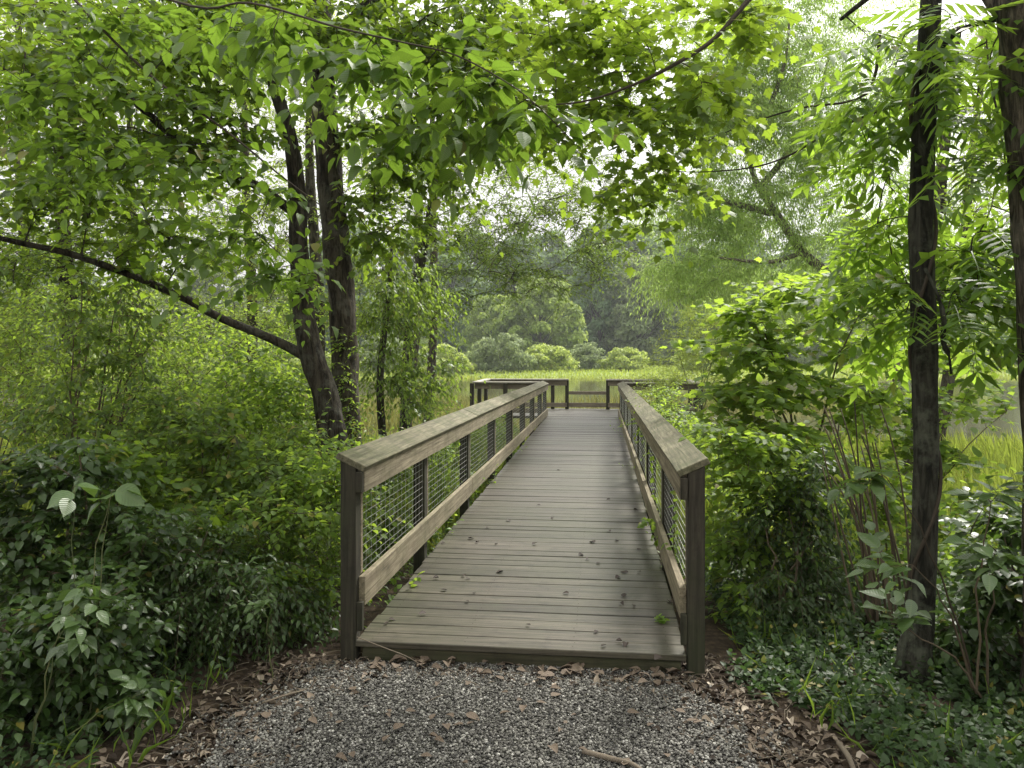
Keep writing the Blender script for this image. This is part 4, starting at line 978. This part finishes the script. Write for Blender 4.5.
def mesh_vine(path, label, size=.04):
    P, r = smooth_path(path, [.003]*len(path), 6); t = thing('vine', P[0], label, 'vine', 'vines on the wire mesh')
    mb = MB(); mb.tube(P, .0025, 4); mb.build('stem', M['greenstem'], t)
    n = len(P); A = rng.normal(0, .5, (n*2, 3))+np.array([-.5, -.3, 0]); Nr = rng.normal(0, .5, (n*2, 3))+np.array([-.5, -.4, .6])
    leaves('foliage', 'oval', np.repeat(P, 2, 0)+rng.normal(0, .012, (n*2, 3)), A, Nr, np.full(n*2, size)*rng.uniform(.6, 1.2, n*2), M['sprout'], t)
mesh_vine([bwl(HW+.03, .6, .2), bwl(HW+.0, .75, .5), bwl(HW+.0, .62, .75), bwl(HW+.01, .8, 1.0)], 'green vine on the nearest right mesh bay')
mesh_vine([bwl(HW+.03, 2.4, .2), bwl(HW+.0, 2.5, .55), bwl(HW+.0, 2.7, .8), bwl(HW+.0, 3.1, .9)], 'green vine on the second right mesh bay', .05)
mesh_vine([bwl(HW-.03, 1.6, .3), bwl(HW-.06, 1.8, .42), bwl(HW-.1, 2.1, .36), bwl(HW-.1, 2.4, .26)], 'vine trailing over the right bottom rail onto the deck', .045)
mesh_vine([bwl(-HW-.03, 2.3, .1), bwl(-HW, 2.5, .5), bwl(-HW+.01, 2.8, .8), bwl(-HW, 3.0, .9)], 'green vine climbing the left mesh before the third post', .055)

# ------------------------------------------------------------------ MARSH AND FAR SHORE
def blades(name, n, xf, h, w, mat, label, wid=1.0):
    P = xf(n); A = np.stack([rng.normal(0, .22, n), rng.normal(0, .22, n), np.ones(n)], -1)
    Nr = np.stack([rng.normal(0, 1, n), -np.ones(n), np.zeros(n)], -1)
    V, Fc, U = TP['lance']
    keep = TP['lance']; TP['tmp'] = (V*np.array([1, w, 1.5]), Fc, U)
    return tag(leaves(name, 'tmp', P, A, Nr, h*rng.uniform(.5, 1.2, n), M[mat]), label, kind='stuff')
def fan(y0, y1, xw=.75, pw=1.0, patch=None):
    def g(n):
        y = y0+(y1-y0)*rng.uniform(size=n*3)**pw; x = rng.uniform(-xw, xw, n*3)*y
        if patch is not None:
            k = patch(x, y); x, y = x[k], y[k]
        x, y = x[:n], y[:n]
        return np.stack([x, y, gz(x, y)], -1)
    return g
blades('reeds', 20000, fan(21, 37, .75, .8, lambda x, y: ((np.sin(x*.23+y*.31)+np.sin(x*.11-y*.17+2)) > -.1) & (x < .42*y+np.sin(y)*1.5)), 0.75, .22, 'reed', 'olive and straw coloured reeds standing in the pond')
blades('marsh_grass', 46000, fan(72, 150, .75, 1.3), 0.36, 1.2, 'grass', 'bright green marsh grass on the far shore')
blades('bank_grass', 16000, fan(8, 20, .9, 1.0, lambda x, y: np.abs(x-.115*y+.45) > 1.25), .75, .2, 'grass', 'tall bright grass on the near bank under the shrubs')

def clump_tree(nl, h, rx, seed, flat=.5, cs=.55, trunkh=.25):
    """far tree crown made of many leaf clumps on lumps"""
    r = np.random.default_rng(seed); P = []; Nn = []
    ctr = []
    for k in range(nl):
        u = (k+r.uniform())/nl; a = r.uniform(0, 6.283)
        prof = math.sin(math.pi*min(1, .20+.76*u))**.55
        rad = rx*prof*r.uniform(.45, 1.0)
        c = np.array([math.cos(a)*rad, math.sin(a)*rad, h*(trunkh+(1-trunkh)*u*.93)]); ctr.append(c)
        rr = rx*r.uniform(.14, .30)*(1-.3*u); n = int(46*(rr/cs)**1.5)
        v = nrm(r.normal(size=(n, 3))); v[:, 2] = np.where(v[:, 2] < -.3, -v[:, 2], v[:, 2])
        P.append(c+v*rr*r.uniform(.6, 1.2, (n, 1))*np.array([1, 1, .8])); Nn.append(v)
    P = np.vstack(P); Nn = np.vstack(Nn); n = len(P)
    A = np.cross(Nn, r.normal(size=(n, 3)))+r.normal(0, .3, (n, 3))-UP*.4
    return P, A, Nn+r.normal(0, .35, (n, 3))+UP*.3, cs*r.uniform(.5, 1.25, n), ctr
protos = {}
def far_tree(kind, loc, sc, rz, label, name='tree', group='trees on the far shore', cat='tree'):
    nl, h, rx, seed, mat, cs, th = kind
    if kind not in protos:
        t = thing(name, (0, 0, 0), label, cat, group)
        P, A, Nr, sz, ctr = clump_tree(nl, h, rx, seed, cs=cs, trunkh=th)
        leaves('crown' if cat == 'tree' else 'foliage', 'clump', P, A, Nr, sz, M[mat], t)
        mb = MB(); tr = max(.04, h*.014)
        mb.tube([(0, 0, -.4), (.1, 0, h*.3), (0, .1, h*.6), (0, 0, h*.8)], [tr, tr*.8, tr*.5, tr*.2], 8)
        for c in ctr[::3]: mb.tube([(0, 0, h*min(.6, max(.05, c[2]/h-.25))), tuple(c*.6+np.array([0, 0, c[2]*.32])), tuple(c)], [tr*.4, tr*.25, tr*.1], 5)
        mb.build('trunk' if cat == 'tree' else 'branchwork', M['farbark'], t); protos[kind] = t; o = t
    else:
        src = protos[kind]; o = src.copy(); COL.objects.link(o)
        for ch in src.children:
            c = ch.copy(); COL.objects.link(c); c.parent = o
        o['label'] = label
    o.name = name
    o.location = loc; o.rotation_euler = (0, 0, rz); o.scale = (sc*random.uniform(.9, 1.1), sc*random.uniform(.9, 1.1), sc)
    return o
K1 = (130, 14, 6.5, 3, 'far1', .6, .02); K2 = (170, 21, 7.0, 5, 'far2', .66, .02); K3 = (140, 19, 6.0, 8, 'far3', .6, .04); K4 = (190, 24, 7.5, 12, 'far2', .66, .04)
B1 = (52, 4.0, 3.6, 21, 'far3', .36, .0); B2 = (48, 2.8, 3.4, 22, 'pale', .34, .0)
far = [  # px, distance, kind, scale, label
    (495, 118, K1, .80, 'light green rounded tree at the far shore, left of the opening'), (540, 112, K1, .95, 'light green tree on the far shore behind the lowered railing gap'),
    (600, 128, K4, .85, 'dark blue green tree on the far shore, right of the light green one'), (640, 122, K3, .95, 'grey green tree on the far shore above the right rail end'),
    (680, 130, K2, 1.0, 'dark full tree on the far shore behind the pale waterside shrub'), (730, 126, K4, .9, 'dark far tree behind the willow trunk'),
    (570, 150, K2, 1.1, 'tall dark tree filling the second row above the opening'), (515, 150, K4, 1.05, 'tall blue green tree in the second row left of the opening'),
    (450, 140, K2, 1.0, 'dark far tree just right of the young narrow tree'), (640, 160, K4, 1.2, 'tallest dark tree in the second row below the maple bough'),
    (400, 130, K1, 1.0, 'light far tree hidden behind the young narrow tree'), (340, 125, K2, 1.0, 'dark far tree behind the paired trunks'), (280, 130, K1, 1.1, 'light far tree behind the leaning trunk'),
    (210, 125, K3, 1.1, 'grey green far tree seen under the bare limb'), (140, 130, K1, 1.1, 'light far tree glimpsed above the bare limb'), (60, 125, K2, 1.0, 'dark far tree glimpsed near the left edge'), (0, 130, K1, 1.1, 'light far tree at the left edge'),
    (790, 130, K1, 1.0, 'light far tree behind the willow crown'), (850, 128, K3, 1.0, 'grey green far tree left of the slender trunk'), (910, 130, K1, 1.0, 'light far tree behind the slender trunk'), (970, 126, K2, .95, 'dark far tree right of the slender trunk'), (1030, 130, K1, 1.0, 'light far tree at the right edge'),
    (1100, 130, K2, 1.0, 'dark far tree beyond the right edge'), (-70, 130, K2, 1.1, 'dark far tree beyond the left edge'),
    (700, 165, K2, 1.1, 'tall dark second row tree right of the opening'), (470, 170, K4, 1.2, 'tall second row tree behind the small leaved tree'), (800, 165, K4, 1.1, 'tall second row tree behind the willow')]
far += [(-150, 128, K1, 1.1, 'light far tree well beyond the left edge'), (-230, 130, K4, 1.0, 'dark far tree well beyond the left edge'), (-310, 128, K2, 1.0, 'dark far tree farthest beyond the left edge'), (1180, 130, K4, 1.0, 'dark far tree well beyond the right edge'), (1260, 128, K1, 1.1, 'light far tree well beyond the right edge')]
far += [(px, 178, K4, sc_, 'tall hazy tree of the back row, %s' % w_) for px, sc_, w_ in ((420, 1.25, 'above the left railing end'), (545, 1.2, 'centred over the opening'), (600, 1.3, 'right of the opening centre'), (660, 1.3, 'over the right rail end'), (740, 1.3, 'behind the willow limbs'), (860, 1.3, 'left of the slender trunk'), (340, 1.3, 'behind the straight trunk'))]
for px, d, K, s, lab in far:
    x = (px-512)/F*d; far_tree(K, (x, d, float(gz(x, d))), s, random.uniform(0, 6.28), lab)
bush = [(500, 84, B1, 1.0, 'round grey green bush on the far shore left of the opening'), (545, 88, B2, 1.0, 'low yellow green bush on the far shore at the opening'), (585, 92, B1, .8, 'small grey bush on the far shore right of centre'), (440, 80, B2, 1.0, 'pale bush on the far shore left of the platform'), (625, 90, B2, .9, 'pale bush on the far shore behind the right rail end'), (700, 86, B2, 1.0, 'pale far bush behind the waterside shrub'), (960, 84, B2, 1.1, 'pale bush across the water at the right edge'), (380, 82, B1, 1.0, 'grey bush across the marsh behind the young tree'), (300, 80, B2, 1.1, 'pale bush across the marsh behind the trunks'), (180, 80, B2, 1.1, 'pale bush across the marsh under the bare limb')]
for px, d, K, s, lab in bush:
    x = (px-512)/F*d; far_tree(K, (x, d, float(gz(x, d))), s, random.uniform(0, 6.28), lab, 'bush', 'bushes on the far shore', 'bush')
shrub('waterside_shrub', 690, 17.5, [(685, 362, 17.5, 40, 26, .9, 30), (662, 388, 17.0, 24, 16, .8, 18), (725, 342, 17.5, 38, 36, .9, 26), (690, 322, 18, 28, 20, .8, 14), (735, 390, 17.5, 30, 25, .8, 14)], 'pale yellow green feathery shrub at the water beside the platform', 'lance', 'pale', .095, 10, 'shrub', None, 'greenstem', .02, .4, nsp=9, sl=.5, nl=10, r0=.005, droop=.15, stems=False)

# ------------------------------------------------------------------ HAZE
mb = MB(); mb.box((-260, -8, -2.4), (260, 236, 45))
m, nt, out, N, L = newmat('haze_air')
pv = N('ShaderNodeVolumePrincipled'); pv.inputs['Density'].default_value = .00045; pv.inputs['Color'].default_value = (.93, .96, 1, 1); pv.inputs['Anisotropy'].default_value = .2
L(pv.outputs[0], out.inputs['Volume'])
hz = mb.build('haze', m); tag(hz, 'thin pale haze over the marsh', kind='stuff')

# ------------------------------------------------------------------ SKY, SUN, CAMERA
w = bpy.data.worlds.new('World'); scene.world = w; w.use_nodes = True
nt = w.node_tree; nt.nodes.clear()
CLOUD = 6.0                          # luminance of the cloud overhead, before the background strength
SUN_EL, SUN_AZ = R(48), R(34)        # azimuth clockwise from +Y (towards +X)
out = nt.nodes.new('ShaderNodeOutputWorld'); bg = nt.nodes.new('ShaderNodeBackground')
sky = nt.nodes.new('ShaderNodeTexSky'); sky.sky_type = 'NISHITA'; sky.sun_disc = False
sky.sun_elevation = SUN_EL; sky.sun_rotation = SUN_AZ; sky.air_density = 1.0; sky.dust_density = 6.0; sky.ozone_density = 1.0
hs = nt.nodes.new('ShaderNodeHueSaturation'); hs.inputs['Saturation'].default_value = .08; hs.inputs['Value'].default_value = 1.0
nt.links.new(sky.outputs[0], hs.inputs['Color'])
wtc = nt.nodes.new('ShaderNodeTexCoord'); wsx = nt.nodes.new('ShaderNodeSeparateXYZ'); nt.links.new(wtc.outputs['Generated'], wsx.inputs[0])
wcl = nt.nodes.new('ShaderNodeTexNoise'); wcl.inputs['Scale'].default_value = 2.2; wcl.inputs['Detail'].default_value = 5; nt.links.new(wtc.outputs['Generated'], wcl.inputs['Vector'])
wmr = nt.nodes.new('ShaderNodeMapRange'); wmr.inputs[1].default_value = 0; wmr.inputs[2].default_value = 1; wmr.inputs[3].default_value = CLOUD*.28; wmr.inputs[4].default_value = CLOUD
nt.links.new(wsx.outputs[2], wmr.inputs[0])
wmu = nt.nodes.new('ShaderNodeMath'); wmu.operation = 'MULTIPLY_ADD'; wmu.inputs[1].default_value = .5; wmu.inputs[2].default_value = .75
nt.links.new(wcl.outputs[0], wmu.inputs[0])
wm2 = nt.nodes.new('ShaderNodeMath'); wm2.operation = 'MULTIPLY'; nt.links.new(wmr.outputs[0], wm2.inputs[0]); nt.links.new(wmu.outputs[0], wm2.inputs[1])
wcc = nt.nodes.new('ShaderNodeVectorMath'); wcc.operation = 'SCALE'; wcc.inputs[0].default_value = (1.0, .985, .955); nt.links.new(wm2.outputs[0], wcc.inputs['Scale'])
wmx = nt.nodes.new('ShaderNodeMix'); wmx.data_type = 'RGBA'; wmx.inputs[0].default_value = .85
nt.links.new(hs.outputs[0], wmx.inputs[6]); nt.links.new(wcc.outputs[0], wmx.inputs[7]); nt.links.new(wmx.outputs[2], bg.inputs[0])
bg.inputs[1].default_value = .15
nt.links.new(bg.outputs[0], out.inputs[0])
sl = bpy.data.lights.new('sun', 'SUN'); sl.energy = 2.2; sl.angle = R(14); sl.color = (1, .96, .88)
so = bpy.data.objects.new('sun', sl); COL.objects.link(so)
d = Vector((math.sin(SUN_AZ)*math.cos(SUN_EL), math.cos(SUN_AZ)*math.cos(SUN_EL), math.sin(SUN_EL)))
so.rotation_euler = d.to_track_quat('Z', 'Y').to_euler(); so.location = (0, 0, 30)

cam = bpy.data.cameras.new('camera'); co = bpy.data.objects.new('camera', cam); COL.objects.link(co)
co.location = (0, 0, CZ); co.rotation_euler = (R(90), 0, 0)
cam.sensor_width = 36; cam.lens = 36*F/1024; cam.shift_y = (HZ-384)/1024
cam.clip_start = .05; cam.clip_end = 3000
scene.camera = co
scene.view_settings.view_transform = 'Standard'; scene.view_settings.look = 'None'
scene.view_settings.exposure = 1.6; scene.view_settings.gamma = 1.0; scene.view_settings.use_curve_mapping = False
c = scene.cycles
c.max_bounces = 8; c.diffuse_bounces = 3; c.glossy_bounces = 2; c.transmission_bounces = 6; c.transparent_max_bounces = 4
c.use_denoising = True; c.denoising_prefilter = 'NONE'
try: c.denoiser = 'OPENIMAGEDENOISE'
except Exception: pass
c.sample_clamp_indirect = 6
